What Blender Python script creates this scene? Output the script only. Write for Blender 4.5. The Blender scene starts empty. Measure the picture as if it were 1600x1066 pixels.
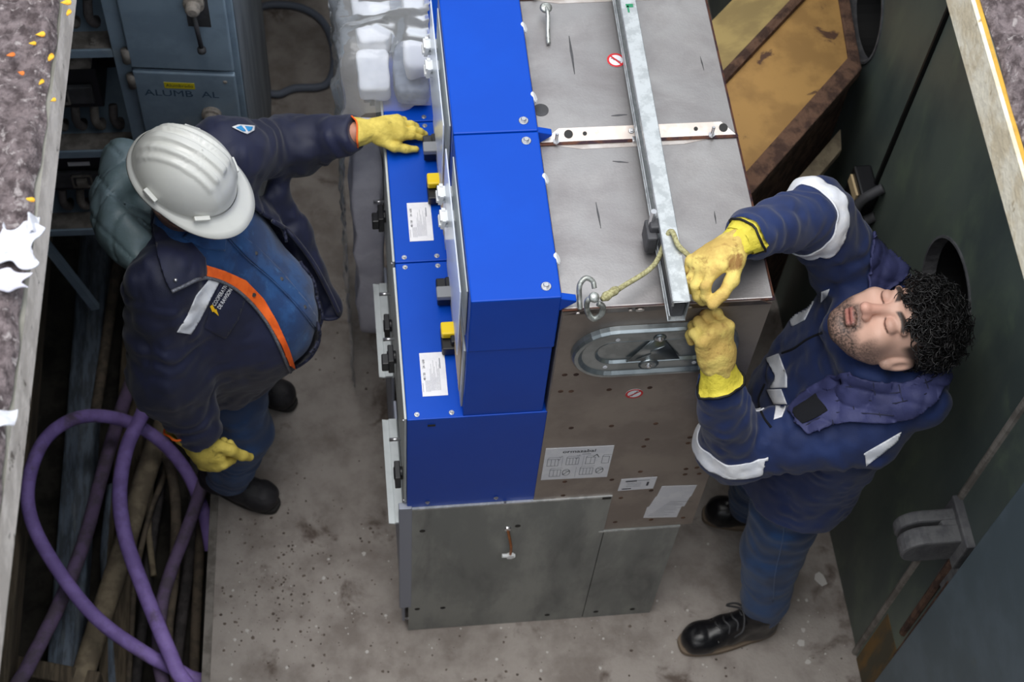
import bpy, bmesh, math, random
import numpy as np
from mathutils import Vector, Matrix
from mathutils.bvhtree import BVHTree
random.seed(7); rng = np.random.default_rng(7)
S = bpy.context.scene
COL = S.collection

# ------------------------------------------------------------------ camera, world, light, exposure
FPX = 2433.844
CAM = np.array([-0.11302979, -1.64318506, 4.20289277])
RC = np.array([[0.9931151735083945, -0.1016415527267231, 0.0582344134227541],
               [-0.05576830609362895, -0.8474108904450637, -0.528000642793692],
               [0.10301528130738073, 0.5211178153876581, -0.847244990721548]])
cd = bpy.data.cameras.new('camera'); cam = bpy.data.objects.new('camera', cd); COL.objects.link(cam)
cd.sensor_fit = 'HORIZONTAL'; cd.sensor_width = 36.0; cd.lens = FPX / 1600 * 36.0
cd.clip_start = 0.05; cd.clip_end = 100
cam.matrix_world = Matrix(((RC[0][0], -RC[1][0], -RC[2][0], CAM[0]), (RC[0][1], -RC[1][1], -RC[2][1], CAM[1]),
                           (RC[0][2], -RC[1][2], -RC[2][2], CAM[2]), (0, 0, 0, 1)))
cd.dof.use_dof = True; cd.dof.focus_distance = 3.12; cd.dof.aperture_fstop = 5.6
S.camera = cam

w = bpy.data.worlds.new('overcast_sky'); S.world = w; w.use_nodes = True
bg = w.node_tree.nodes['Background']; bg.inputs[0].default_value = (0.86, 0.93, 1.0, 1); bg.inputs[1].default_value = 0.75
sd = bpy.data.lights.new('soft_sun', 'SUN'); sun = bpy.data.objects.new('soft_sun', sd); COL.objects.link(sun)
sd.energy = 1.9; sd.angle = math.radians(50); sd.color = (1.0, 0.97, 0.93)
sun.rotation_euler = (math.radians(2), math.radians(-7), 0)
S.view_settings.view_transform = 'Standard'; S.view_settings.look = 'None'
S.view_settings.gamma = 1.0; S.view_settings.use_curve_mapping = False
S.view_settings.exposure = 0.52

# ------------------------------------------------------------------ calibrated geometry helpers
def ray(px, py): return RC.T @ np.array([(px - 800) / FPX, (py - 533) / FPX, 1.0])
def P(px, py, x=None, y=None, z=None):
    """the point of the plane x=, y= or z= that the photograph shows at a pixel"""
    r = ray(px, py)
    t = (x - CAM[0]) / r[0] if x is not None else (y - CAM[1]) / r[1] if y is not None else (z - CAM[2]) / r[2]
    return CAM + t * r
def proj(p):
    q = (np.asarray(p) - CAM) @ RC.T
    return FPX * q[..., 0] / q[..., 2] + 800, FPX * q[..., 1] / q[..., 2] + 533

# ------------------------------------------------------------------ materials
def lin(c):
    return tuple((v / 255 / 12.92) if v / 255 <= .04045 else ((v / 255 + .055) / 1.055) ** 2.4 for v in c) + (1,)
def mat(name, c1, c2=None, scale=8, detail=5, rough=.5, rough2=None, metal=0, bump=0, bscale=60, lo=.4, hi=.6, stretch=(1, 1, 1),
        c3=None, scale3=3, lo3=.55, hi3=.7, spec=.5, vcol=False, coat=0, sheen=0, distort=0, bdist=.01):
    m = bpy.data.materials.new(name); m.use_nodes = True; nt = m.node_tree; N = nt.nodes; L = nt.links
    b = N['Principled BSDF']; b.inputs['Roughness'].default_value = rough; b.inputs['Metallic'].default_value = metal
    b.inputs['Specular IOR Level'].default_value = spec
    if coat: b.inputs['Coat Weight'].default_value = coat; b.inputs['Coat Roughness'].default_value = .15
    if sheen: b.inputs['Sheen Weight'].default_value = sheen
    tc = N.new('ShaderNodeTexCoord'); mp = N.new('ShaderNodeMapping'); mp.inputs['Scale'].default_value = stretch
    L.new(tc.outputs['Object'], mp.inputs['Vector'])
    def noise(sc, det, dis=0):
        n = N.new('ShaderNodeTexNoise'); n.inputs['Scale'].default_value = sc; n.inputs['Detail'].default_value = det
        n.inputs['Roughness'].default_value = .6; n.inputs['Distortion'].default_value = dis
        L.new(mp.outputs[0], n.inputs['Vector']); return n
    def ramp(src, lo, hi):
        r = N.new('ShaderNodeMapRange'); r.inputs['From Min'].default_value = lo; r.inputs['From Max'].default_value = hi
        r.interpolation_type = 'SMOOTHSTEP'
        L.new(src, r.inputs['Value']); return r.outputs[0]
    def mix(f, a, bb):
        x = N.new('ShaderNodeMix'); x.data_type = 'RGBA'
        L.new(f, x.inputs[0])
        for i, v in ((6, a), (7, bb)):
            if isinstance(v, tuple): x.inputs[i].default_value = v
            else: L.new(v, x.inputs[i])
        return x.outputs[2]
    col = lin(c1); fac = None
    if vcol:
        a = N.new('ShaderNodeVertexColor'); a.layer_name = 'Col'; col = a.outputs['Color']
    if c2 is not None:
        fac = ramp(noise(scale, detail, distort).outputs['Fac'], lo, hi); col = mix(fac, col, lin(c2))
    if c3 is not None:
        col = mix(ramp(noise(scale3, 6, .4).outputs['Fac'], lo3, hi3), col, lin(c3))
    if isinstance(col, tuple): b.inputs['Base Color'].default_value = col
    else: L.new(col, b.inputs['Base Color'])
    if rough2 is not None and fac is not None:
        r = N.new('ShaderNodeMapRange'); L.new(fac, r.inputs['Value'])
        r.inputs['To Min'].default_value = rough; r.inputs['To Max'].default_value = rough2; L.new(r.outputs[0], b.inputs['Roughness'])
    if bump:
        bn = N.new('ShaderNodeBump'); bn.inputs['Strength'].default_value = bump; bn.inputs['Distance'].default_value = bdist
        L.new(noise(bscale, 6).outputs['Fac'], bn.inputs['Height']); L.new(bn.outputs[0], b.inputs['Normal'])
    return m
def film_mat(name, tint, gloss, alpha, milk=0):
    m = bpy.data.materials.new(name); m.use_nodes = True; nt = m.node_tree; N = nt.nodes; L = nt.links
    N.remove(N['Principled BSDF']); out = N['Material Output']
    t = N.new('ShaderNodeBsdfTransparent'); t.inputs[0].default_value = lin(tint)
    g = N.new('ShaderNodeBsdfGlossy'); g.inputs['Roughness'].default_value = gloss; g.inputs[0].default_value = (.9, .92, .95, 1)
    f = N.new('ShaderNodeLayerWeight'); f.inputs[0].default_value = alpha
    x = N.new('ShaderNodeMixShader'); L.new(f.outputs['Fresnel'], x.inputs[0]); L.new(t.outputs[0], x.inputs[1]); L.new(g.outputs[0], x.inputs[2])
    if milk:
        df = N.new('ShaderNodeBsdfDiffuse'); df.inputs[0].default_value = (.9, .92, .94, 1); tl = N.new('ShaderNodeBsdfTranslucent'); tl.inputs[0].default_value = (.9, .92, .94, 1)
        a = N.new('ShaderNodeAddShader'); L.new(df.outputs[0], a.inputs[0]); L.new(tl.outputs[0], a.inputs[1]); y = N.new('ShaderNodeMixShader'); y.inputs[0].default_value = milk; L.new(x.outputs[0], y.inputs[1]); L.new(a.outputs[0], y.inputs[2]); x = y
    L.new(x.outputs[0], out.inputs['Surface']); return m

M = {}
M['concrete'] = mat('concrete', (170, 162, 156), (136, 127, 121), scale=9, detail=9, rough=.9, bump=.4, bscale=90, c3=(100, 88, 81), scale3=7, lo3=.57, hi3=.72, lo=.35, hi=.7)
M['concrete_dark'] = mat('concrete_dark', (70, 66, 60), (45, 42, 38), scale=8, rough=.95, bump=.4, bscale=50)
M['soffit'] = mat('soffit', (150, 148, 140), (120, 118, 110), scale=4, rough=.95)
M['plaster_cream'] = mat('plaster_cream', (244, 234, 212), (222, 206, 176), scale=14, rough=.9, bump=.5, bscale=40, c3=(160, 136, 96), scale3=22, lo3=.62, hi3=.74)
M['plaster_grey'] = mat('plaster_grey', (232, 222, 214), (202, 192, 184), scale=14, rough=.9, bump=.5, bscale=40, c3=(110, 100, 92), scale3=20, lo3=.6, hi3=.7)
M['roof_dirt'] = mat('roof_dirt', (152, 138, 140), (88, 76, 78), scale=45, detail=8, rough=.95, bump=.9, bscale=110, c3=(196, 186, 186), scale3=60, lo3=.56, hi3=.68, lo=.35, hi=.65, bdist=.02)
M['yellow_paint'] = mat('yellow_paint', (215, 165, 60), (190, 150, 60), scale=20, rough=.7)
M['green_steel'] = mat('green_steel', (96, 106, 98), (78, 88, 86), scale=3, rough=.42, bump=.05, bscale=8, c3=(112, 126, 106), scale3=5, lo3=.5, hi3=.75, stretch=(1, 1, .5))
M['blue_grey_steel'] = mat('blue_grey_steel', (96, 110, 120), (84, 98, 106), scale=4, rough=.5, c3=(100, 104, 100), scale3=6, lo3=.6, hi3=.8)
M['rust'] = mat('rust', (110, 82, 66), (72, 52, 44), scale=25, detail=8, rough=.95, bump=.8, bscale=80)
M['rust_streak'] = mat('rust_streak', (126, 96, 52), (84, 78, 62), scale=12, rough=.9, stretch=(1, 1, .25))
M['black'] = mat('black', (12, 12, 13), rough=.6)
M['black_plastic'] = mat('black_plastic', (26, 26, 30), rough=.4)
M['dark_grey'] = mat('dark_grey', (74, 74, 78), (58, 58, 60), scale=12, rough=.6)
M['hinge_paint'] = mat('hinge_paint', (104, 104, 106), (84, 84, 88), scale=20, rough=.7, bump=.3, bscale=60)
M['grey_plastic'] = mat('grey_plastic', (142, 144, 150), rough=.45)
M['white_plastic'] = mat('white_plastic', (236, 238, 240), rough=.35)
M['yellow_plastic'] = mat('yellow_plastic', (250, 214, 30), rough=.35)
M['blue_paint'] = mat('blue_paint', (0, 73, 188), (0, 69, 181), scale=2, rough=.38, spec=.22, bump=.03, bscale=700)
M['stainless'] = mat('stainless', (164, 161, 161), (138, 134, 135), scale=5, detail=8, rough=.36, rough2=.5, metal=.8, c3=(184, 181, 180), scale3=4, lo3=.4, hi3=.8, bump=.05, bscale=200, distort=.6, lo=.3, hi=.7)
M['stainless_end'] = mat('stainless_end', (156, 146, 138), (138, 128, 122), scale=5, detail=8, rough=.42, metal=.5, bump=.06, bscale=200)
M['weld_tint'] = mat('weld_tint', (206, 200, 196), (184, 174, 168), scale=14, rough=.45, metal=.6, c3=(164, 138, 124), scale3=20, lo3=.6, hi3=.75)
M['weld_brown'] = mat('weld_brown', (112, 74, 58), (70, 52, 60), scale=30, rough=.5, metal=.6)
M['flange_dark'] = mat('flange_dark', (120, 108, 102), (94, 84, 80), scale=12, rough=.45, metal=.7)
M['galvanised'] = mat('galvanised', (160, 163, 160), (140, 143, 141), scale=7, detail=8, rough=.5, rough2=.62, metal=.35, stretch=(1, 1, .35), c3=(112, 114, 114), scale3=5, lo3=.52, hi3=.75)
M['zinc_bright'] = mat('zinc_bright', (206, 210, 212), (176, 181, 184), scale=40, rough=.38, rough2=.55, metal=.75, c3=(140, 132, 124), scale3=25, lo3=.66, hi3=.74)
M['zinc_cover'] = mat('zinc_cover', (170, 178, 182), (150, 158, 162), scale=18, rough=.3, metal=.85)
M['steel_bolt'] = mat('steel_bolt', (205, 205, 208), rough=.28, metal=.9)
M['trim_grey'] = mat('trim_grey', (150, 155, 170), rough=.45, metal=.2)
M['cover_white'] = mat('cover_white', (216, 222, 224), (200, 206, 208), scale=12, rough=.4)
M['panel_grey'] = mat('panel_grey', (196, 200, 196), (180, 184, 182), scale=6, rough=.4)
M['panel_beige'] = mat('panel_beige', (214, 190, 150), rough=.5)
M['paper'] = mat('paper', (238, 238, 243), (230, 230, 237), scale=30, rough=.7)
M['ink'] = mat('ink', (60, 62, 70), rough=.8)
M['ink_light'] = mat('ink_light', (140, 142, 152), rough=.8)
M['red'] = mat('red', (206, 36, 44), rough=.5)
M['copper'] = mat('copper', (196, 130, 84), (170, 110, 70), scale=60, rough=.45, metal=.8)
M['clear'] = film_mat('clear_plastic', (244, 246, 250), .08, .2, .35)
M['film'] = film_mat('stretch_film', (240, 242, 246), .16, .3, .13)
M['foam_white'] = mat('foam_white', (214, 215, 219), (200, 201, 207), scale=10, rough=.8, bump=.25, bscale=30)
M['foam_grey'] = mat('foam_grey', (212, 210, 222), (196, 194, 208), scale=10, rough=.75, bump=.25, bscale=30)
M['bag_grey'] = mat('bag_grey', (120, 128, 142), (96, 104, 120), scale=40, rough=.4)
M['cabinet_blue'] = mat('cabinet_blue', (142, 162, 180), (130, 150, 168), scale=9, rough=.5, c3=(156, 168, 176), scale3=8, lo3=.55, hi3=.8)
M['cabinet_side'] = mat('cabinet_side', (140, 148, 158), (118, 126, 136), scale=9, rough=.6, stretch=(1, 1, .3))
M['dust_grey'] = mat('dust_grey', (140, 134, 128), (110, 104, 98), scale=20, rough=.85)
M['knob_dusty'] = mat('knob_dusty', (150, 142, 134), (112, 108, 102), scale=40, rough=.7)
M['label_yellow'] = mat('label_yellow', (232, 214, 30), rough=.6)
M['pencil'] = mat('pencil', (58, 84, 108), rough=.8)
M['purple_cable'] = mat('purple_cable', (186, 156, 240), (166, 138, 218), scale=20, rough=.6, c3=(120, 104, 120), scale3=7, lo3=.55, hi3=.75)
M['purple_dusty'] = mat('purple_dusty', (140, 118, 156), (118, 104, 122), scale=16, rough=.8)
M['brown_cable'] = mat('brown_cable', (136, 122, 106), (108, 98, 86), scale=25, rough=.85)
M['black_cable'] = mat('black_cable', (98, 92, 92), (74, 70, 70), scale=25, rough=.8)
M['conduit'] = mat('conduit', (176, 160, 134), (144, 130, 110), scale=18, rough=.9, bump=.3, bscale=50)
M['wood_dark'] = mat('wood_dark', (128, 114, 96), (96, 86, 72), scale=14, rough=.9, stretch=(6, .6, 6), bump=.3, bscale=30)
M['duct'] = mat('duct', (128, 142, 160), (96, 104, 114), scale=14, rough=.55, stretch=(5, .8, 1), c3=(126, 134, 142), scale3=16, lo3=.55, hi3=.7)
M['grey_cable'] = mat('grey_cable', (112, 120, 136), rough=.6)
M['hood_yellow'] = mat('hood_yellow', (176, 136, 78), (152, 116, 66), scale=7, rough=.6, c3=(84, 58, 44), scale3=10, lo3=.63, hi3=.7)
M['hood_pale'] = mat('hood_pale', (176, 154, 100), (150, 130, 86), scale=7, rough=.7)
M['rope'] = mat('rope', (176, 172, 130), (140, 134, 96), scale=200, rough=.9)
M['hook_steel'] = mat('hook_steel', (200, 204, 200), (150, 152, 148), scale=60, rough=.4, metal=.7)
M['leaf_yellow'] = mat('leaf_yellow', (236, 190, 50), (214, 150, 40), scale=60, rough=.7)
M['leaf_orange'] = mat('leaf_orange', (214, 120, 50), rough=.7)
M['scrap_white'] = mat('scrap_white', (226, 228, 236), (200, 200, 210), scale=30, rough=.7)
M['crumb'] = mat('crumb', (84, 74, 68), (118, 106, 98), scale=60, rough=.95)
M['chip'] = mat('chip', (206, 202, 198), rough=.9)

# ------------------------------------------------------------------ mesh builder
class MB:
    def __init__(s): s.v = []; s.f = []; s.mi = []; s.smooth = False
    def add(s, vs, fs, mi=0):
        n = len(s.v); s.v += [tuple(map(float, v)) for v in vs]; s.f += [tuple(i + n for i in f) for f in fs]; s.mi += [mi] * len(fs); return s
    def box(s, a, b, mi=0, rot=None, piv=None):
        x0, y0, z0 = a; x1, y1, z1 = b
        vs = [(x0, y0, z0), (x1, y0, z0), (x1, y1, z0), (x0, y1, z0), (x0, y0, z1), (x1, y0, z1), (x1, y1, z1), (x0, y1, z1)]
        if rot is not None:
            piv = Vector(piv or ((x0 + x1) / 2, (y0 + y1) / 2, (z0 + z1) / 2)); vs = [rot @ (Vector(v) - piv) + piv for v in vs]
        return s.add(vs, [(0, 3, 2, 1), (4, 5, 6, 7), (0, 1, 5, 4), (1, 2, 6, 5), (2, 3, 7, 6), (3, 0, 4, 7)], mi)
    def prism(s, poly, d, mi=0):
        """closed polygon of 3-D points swept by vector d"""
        n = len(poly); vs = [Vector(p) for p in poly] + [Vector(p) + Vector(d) for p in poly]
        nrm = sum(((vs[i].cross(vs[(i + 1) % n])) for i in range(n)), Vector())
        flip = nrm.dot(Vector(d)) < 0
        fs = [tuple(range(n))[::-1], tuple(range(n, 2 * n))] + [(i, (i + 1) % n, (i + 1) % n + n, i + n) for i in range(n)]
        if flip: fs = [f[::-1] for f in fs]
        return s.add(vs, fs, mi)
    def tube(s, pts, r, n=10, mi=0, cap=True, flat=1.0):
        pts = [Vector(p) for p in pts]; k = len(pts); rs = r if isinstance(r, (list, tuple)) else [r] * k
        up = None; vs = []; fs = []
        for i, p in enumerate(pts):
            t = (pts[min(i + 1, k - 1)] - pts[max(i - 1, 0)]).normalized()
            if up is None: up = t.orthogonal().normalized()
            up = (up - t * up.dot(t)).normalized(); sd = t.cross(up)
            for j in range(n):
                a = 2 * math.pi * j / n; vs.append(p + (up * math.cos(a) * flat + sd * math.sin(a)) * rs[i])
        for i in range(k - 1):
            for j in range(n):
                j2 = (j + 1) % n; fs.append((i * n + j, i * n + j2, (i + 1) * n + j2, (i + 1) * n + j))
        if cap: fs += [tuple(range(n))[::-1], tuple(range((k - 1) * n, k * n))]
        return s.add(vs, fs, mi)
    def cyl(s, a, b, r, n=16, mi=0): return s.tube([a, b], r, n, mi)
    def lathe(s, o, ax, prof, n=20, mi=0):
        o = Vector(o); ax = Vector(ax).normalized(); u = ax.orthogonal().normalized(); v = ax.cross(u); vs = []; fs = []
        for r, h in prof:
            for j in range(n):
                a = 2 * math.pi * j / n; vs.append(o + ax * h + (u * math.cos(a) + v * math.sin(a)) * r)
        k = len(prof)
        for i in range(k - 1):
            for j in range(n):
                j2 = (j + 1) % n; fs.append((i * n + j, i * n + j2, (i + 1) * n + j2, (i + 1) * n + j))
        fs += [tuple(range(n))[::-1], tuple(range((k - 1) * n, k * n))]
        return s.add(vs, fs, mi)
def root(name, loc, label=None, cat=None, group=None, kind=None):
    o = bpy.data.objects.new(name, None); o.empty_display_size = .05; COL.objects.link(o); o.location = loc
    tag(o, label, cat, group, kind); return o
def tag(o, label=None, cat=None, group=None, kind=None):
    if label: o['label'] = label
    if cat: o['category'] = cat
    if group: o['group'] = group
    if kind: o['kind'] = kind
    return o
def wloc(o):
    l = Vector((0, 0, 0))
    while o is not None: l += o.location; o = o.parent
    return l
def link_mesh(name, me, mats, parent=None, loc=None):
    o = bpy.data.objects.new(name, me); COL.objects.link(o)
    for m in (mats if isinstance(mats, (list, tuple)) else [mats]): me.materials.append(m)
    if parent is not None: o.parent = parent
    if loc is not None: o.location = loc
    return o
def mk(name, mb, mats, parent=None, bevel=0, smooth=False, label=None, cat=None, group=None, kind=None, seg=2, sub=0, disp=None):
    v = np.array(mb.v)
    if parent is not None: org = np.array(wloc(parent))
    else: org = np.array([(v[:, 0].min() + v[:, 0].max()) / 2, (v[:, 1].min() + v[:, 1].max()) / 2, v[:, 2].min()])
    me = bpy.data.meshes.new(name); me.from_pydata((v - org).tolist(), [], mb.f)
    if any(mb.mi): me.polygons.foreach_set('material_index', mb.mi)
    if smooth: me.polygons.foreach_set('use_smooth', [True] * len(me.polygons))
    me.update()
    o = link_mesh(name, me, mats, parent, None if parent is not None else org)
    if bevel:
        b = o.modifiers.new('bevel', 'BEVEL'); b.width = bevel; b.segments = seg; b.limit_method = 'ANGLE'; b.angle_limit = math.radians(40)
    if sub:
        s_ = o.modifiers.new('sub', 'SUBSURF'); s_.levels = s_.render_levels = sub
    if label and parent is None: tag(o, label, cat, group, kind)
    elif label: o['label'] = label
    if kind: o['kind'] = kind
    return o
_shared = {}
def inst(name, key, build, mats, parent, pos, zdir=(0, 0, 1), xdir=None, scale=1):
    """a small repeated part: shared mesh, own object"""
    if key not in _shared:
        mb = build(); me = bpy.data.meshes.new(name); me.from_pydata(mb.v, [], mb.f)
        if any(mb.mi): me.polygons.foreach_set('material_index', mb.mi)
        for m in (mats if isinstance(mats, (list, tuple)) else [mats]): me.materials.append(m)
        me.update(); _shared[key] = me
    o = bpy.data.objects.new(name, _shared[key]); COL.objects.link(o)
    z = Vector(zdir).normalized(); x = Vector(xdir) if xdir is not None else z.orthogonal(); x = (x - z * x.dot(z)).normalized(); y = z.cross(x)
    r = Matrix((x, y, z)).transposed()
    if parent is not None: o.parent = parent; pos = Vector(pos) - wloc(parent)
    o.location = pos; o.rotation_euler = r.to_euler(); o.scale = (scale,) * 3
    return o
def bolt_mesh():
    mb = MB(); mb.lathe((0, 0, 0), (0, 0, 1), [(1, 0), (1, .12), (.9, .2)], 14)
    mb.lathe((0, 0, .2), (0, 0, 1), [(.62, 0), (.62, .42), (.5, .55)], 6); return mb
def bolt(parent, pos, nrm, r=.007, name='bolt'): return inst(name, 'bolt', bolt_mesh, M['steel_bolt'], parent, pos, nrm, scale=r)
def hexbolt_mesh():
    mb = MB(); mb.lathe((0, 0, 0), (0, 0, 1), [(1, 0), (1, .5)], 6); mb.lathe((0, 0, .5), (0, 0, 1), [(.5, 0), (.5, 3.2), (.4, 3.4)], 10); return mb
def stud(parent, pos, nrm, r=.009): return inst('stud_bolt', 'stud', hexbolt_mesh, M['steel_bolt'], parent, pos, nrm, scale=r)
def spline(pts, n=12):
    """Catmull-Rom through points"""
    p = [np.array(q, float) for q in pts]; p = [2 * p[0] - p[1]] + p + [2 * p[-1] - p[-2]]; out = []
    for i in range(1, len(p) - 2):
        for k in range(n):
            t = k / n; a, b, c, d = p[i - 1], p[i], p[i + 1], p[i + 2]
            out.append(.5 * (2 * b + (c - a) * t + (2 * a - 5 * b + 4 * c - d) * t * t + (3 * b - a - 3 * c + d) * t ** 3))
    out.append(p[-2]); return out
def text_flat(body, size=1.0, bold=False):
    """outline text as (verts, faces) in its own plane, centred"""
    cu = bpy.data.curves.new('t', 'FONT'); cu.body = body; cu.size = size; cu.align_x = 'CENTER'; cu.align_y = 'CENTER'
    cu.resolution_u = 3; cu.offset = .012 * size if bold else 0
    o = bpy.data.objects.new('t', cu); COL.objects.link(o)
    me = bpy.data.meshes.new_from_object(o.evaluated_get(bpy.context.evaluated_depsgraph_get()))
    vs = [tuple(v.co) for v in me.vertices]; fs = [tuple(p.vertices) for p in me.polygons]
    bpy.data.objects.remove(o); bpy.data.curves.remove(cu); bpy.data.meshes.remove(me); return vs, fs
def text_on(mb, body, org, xd, yd, size, mi=0, bold=False, off=.0006, sx=1):
    vs, fs = text_flat(body, size, bold); xd = Vector(xd).normalized(); yd = Vector(yd).normalized(); n = xd.cross(yd); org = Vector(org)
    mb.add([org + xd * v[0] * sx + yd * v[1] + n * off for v in vs], fs, mi)
class Sheet:
    """flat printed sheet: origin corner + two edge vectors; items drawn in 0..1 coordinates as thin raised ink"""
    def __init__(s, o, u, v, t=.0008):
        s.o, s.u, s.v = Vector(o), Vector(u), Vector(v); s.n = s.u.cross(s.v).normalized(); s.mb = MB(); s.t = t
        s.mb.prism([s.o, s.o + s.u, s.o + s.u + s.v, s.o + s.v], s.n * t)
    def pt(s, a, b, k=1): return s.o + s.u * a + s.v * b + s.n * (s.t + .0003 * k)
    def rect(s, a, b, c, d, mi=1, k=1): s.mb.add([s.pt(a, b, k), s.pt(c, b, k), s.pt(c, d, k), s.pt(a, d, k)], [(0, 1, 2, 3)], mi)
    def frame(s, a, b, c, d, wx, wy, mi=1):
        s.rect(a, b, c, b + wy, mi); s.rect(a, d - wy, c, d, mi); s.rect(a, b, a + wx, d, mi); s.rect(c - wx, b, c, d, mi)
    def line(s, a, b, c, d, wd, mi=1):
        p, q = s.pt(a, b), s.pt(c, d); e = (q - p).normalized().cross(s.n) * wd / 2; s.mb.add([p - e, q - e, q + e, p + e], [(0, 1, 2, 3)], mi)
    def text(s, body, a, b, size, mi=1, bold=False, rot=0):
        xd = s.u.normalized(); yd = s.n.cross(xd)
        if rot: xd, yd = (xd * math.cos(rot) + yd * math.sin(rot)), (yd * math.cos(rot) - xd * math.sin(rot))
        text_on(s.mb, body, s.pt(a, b), xd, yd, size, mi, bold, off=.0002)

# ------------------------------------------------------------------ the setting
FL, FR, FN, FF = -0.55, 1.28, -2.7, 2.9          # floor left edge (at the trench), right wall, near and far walls
def edge_x(y): return FL + .045 * (y - .2)
mb = MB()
mb.prism([(edge_x(FN), FN, 0), (FR + .1, FN, 0), (FR + .1, FF, 0), (edge_x(FF), FF, 0)], (0, 0, -.12))
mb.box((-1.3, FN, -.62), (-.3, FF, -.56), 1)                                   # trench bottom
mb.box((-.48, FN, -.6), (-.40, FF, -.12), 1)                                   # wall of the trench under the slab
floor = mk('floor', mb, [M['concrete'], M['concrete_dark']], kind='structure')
mb = MB()
mb.prism([(edge_x(FN) - .012, FN, .004), (edge_x(FN) + .012, FN, .004), (edge_x(FF) + .012, FF, .004), (edge_x(FF) - .012, FF, .004)], (0, 0, -.06))
mk('trim_1', mb, M['dust_grey'], kind='structure', bevel=.002)
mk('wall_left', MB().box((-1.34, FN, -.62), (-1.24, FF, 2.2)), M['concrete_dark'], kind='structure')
mk('wall_far', MB().box((-1.34, FF, -.1), (1.5, FF + .1, 2.2)), M['soffit'], kind='structure')
mk('wall_near', MB().box((-1.34, FN - .1, -.1), (1.5, FN, 2.2)), M['soffit'], kind='structure')
# roof slab around the opening
ZR, ZT = 2.2, 2.285
OL = [(-.592, -.8), (-.541, .5)]; OR_ = [(.958, -.35), (.984, .256)]
def lx(y): return OL[0][0] + (y - OL[0][1]) / 1.3 * (OL[1][0] - OL[0][0])
def rx(y): return OR_[0][0] + (y - OR_[0][1]) / .606 * (OR_[1][0] - OR_[0][0])
ON, OF = -2.1, 1.9
mb = MB()
def slab(poly, inner, cm):
    n = len(poly); b = [(x, y, ZR) for x, y in poly]; t = [(x, y, ZT) for x, y in poly]
    mb.add(b + t, [tuple(range(n))[::-1], tuple(range(n, 2 * n))], 0)
    for i in range(n):
        mb.add([b[i], b[(i + 1) % n], t[(i + 1) % n], t[i]], [(0, 1, 2, 3)], cm if i == inner else 0)
slab([(-2.0, ON - .6), (lx(ON - .6), ON - .6), (lx(OF + 1.2), OF + 1.2), (-2.0, OF + 1.2)], 1, 2)
slab([(rx(ON - .6), ON - .6), (2.2, ON - .6), (2.2, OF + 1.2), (rx(OF + 1.2), OF + 1.2)], 3, 1)
slab([(lx(ON - .6), ON - .6), (rx(ON - .6), ON - .6), (rx(ON), ON), (lx(ON), ON)], 2, 2)
slab([(lx(OF), OF), (rx(OF), OF), (rx(OF + 1.2), OF + 1.2), (lx(OF + 1.2), OF + 1.2)], 0, 2)
ceil = mk('ceiling', mb, [M['soffit'], M['plaster_cream'], M['plaster_grey']], kind='structure')
# dirt and grit lying on the roof slab: bumpy sheets (children of the ceiling)
def noise3(p, sc, seed=0):
    """smooth value noise on an array of points"""
    r = np.random.default_rng(seed); g = r.random((32, 32, 32)).astype(np.float32)
    q = np.asarray(p, np.float32) * sc; i = np.floor(q).astype(int); f = q - i; f = f * f * (3 - 2 * f); i %= 32; j = (i + 1) % 32
    X, Y, Z = f[..., 0], f[..., 1], f[..., 2]; a = g[i[..., 0], i[..., 1], i[..., 2]]; b = g[j[..., 0], i[..., 1], i[..., 2]]
    c = g[i[..., 0], j[..., 1], i[..., 2]]; d = g[j[..., 0], j[..., 1], i[..., 2]]
    e = g[i[..., 0], i[..., 1], j[..., 2]]; h = g[j[..., 0], i[..., 1], j[..., 2]]; k = g[i[..., 0], j[..., 1], j[..., 2]]; l = g[j[..., 0], j[..., 1], j[..., 2]]
    return (((a * (1 - X) + b * X) * (1 - Y) + (c * (1 - X) + d * X) * Y) * (1 - Z) + ((e * (1 - X) + h * X) * (1 - Y) + (k * (1 - X) + l * X) * Y) * Z)
def grid_sheet(fn, nu, nv):
    vs = []; fs = []
    for j in range(nv + 1):
        for i in range(nu + 1): vs.append(fn(i / nu, j / nv))
    for j in range(nv):
        for i in range(nu): k = j * (nu + 1) + i; fs.append((k, k + 1, k + nu + 2, k + nu + 1))
    m = MB(); m.add(vs, fs); return m
def dirt(x0f, x1f, y0, y1, nu, nv, seed):
    def fn(a, b):
        y = y0 + (y1 - y0) * b; x = x0f(y) * (1 - a) + x1f(y) * a
        e = min(1, min(a, 1 - a) * 40 + .12)
        h = float(noise3(np.array([x, y, 0.]), 14, seed)) * .022 + float(noise3(np.array([x, y, 0.]), 60, seed + 1)) * .02 + float(noise3(np.array([x, y, 0.]), 130, seed + 2)) * .008
        return (x, y, ZT + .0015 + h * e)
    return grid_sheet(fn, nu, nv)
mk('roof_dirt', dirt(lambda y: -1.1, lambda y: lx(y) - .004 - .0025 * math.sin(y * 31) - .0015 * math.sin(y * 77), -1.1, .7, 60, 190, 3), M['roof_dirt'], ceil, smooth=True, kind='stuff')
mk('roof_dirt', dirt(lambda y: rx(y) + .016 + .002 * math.sin(y * 23), lambda y: 1.5, -1.0, .8, 40, 150, 9), M['roof_dirt'], ceil, smooth=True, kind='stuff')
mk('plaster_cap', MB().prism([(rx(-1) + .0005, -1, ZT), (rx(-1) + .008, -1, ZT), (rx(.9) + .008, .9, ZT), (rx(.9) + .0005, .9, ZT)], (0, 0, .002)), M['plaster_cream'], ceil)
mk('paint_edge', MB().prism([(rx(-1) + .008, -1, ZT + .0005), (rx(-1) + .015, -1, ZT + .0005), (rx(.9) + .015, .9, ZT + .0005), (rx(.9) + .008, .9, ZT + .0005)], (0, 0, .003)), M['yellow_paint'], ceil)

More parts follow.
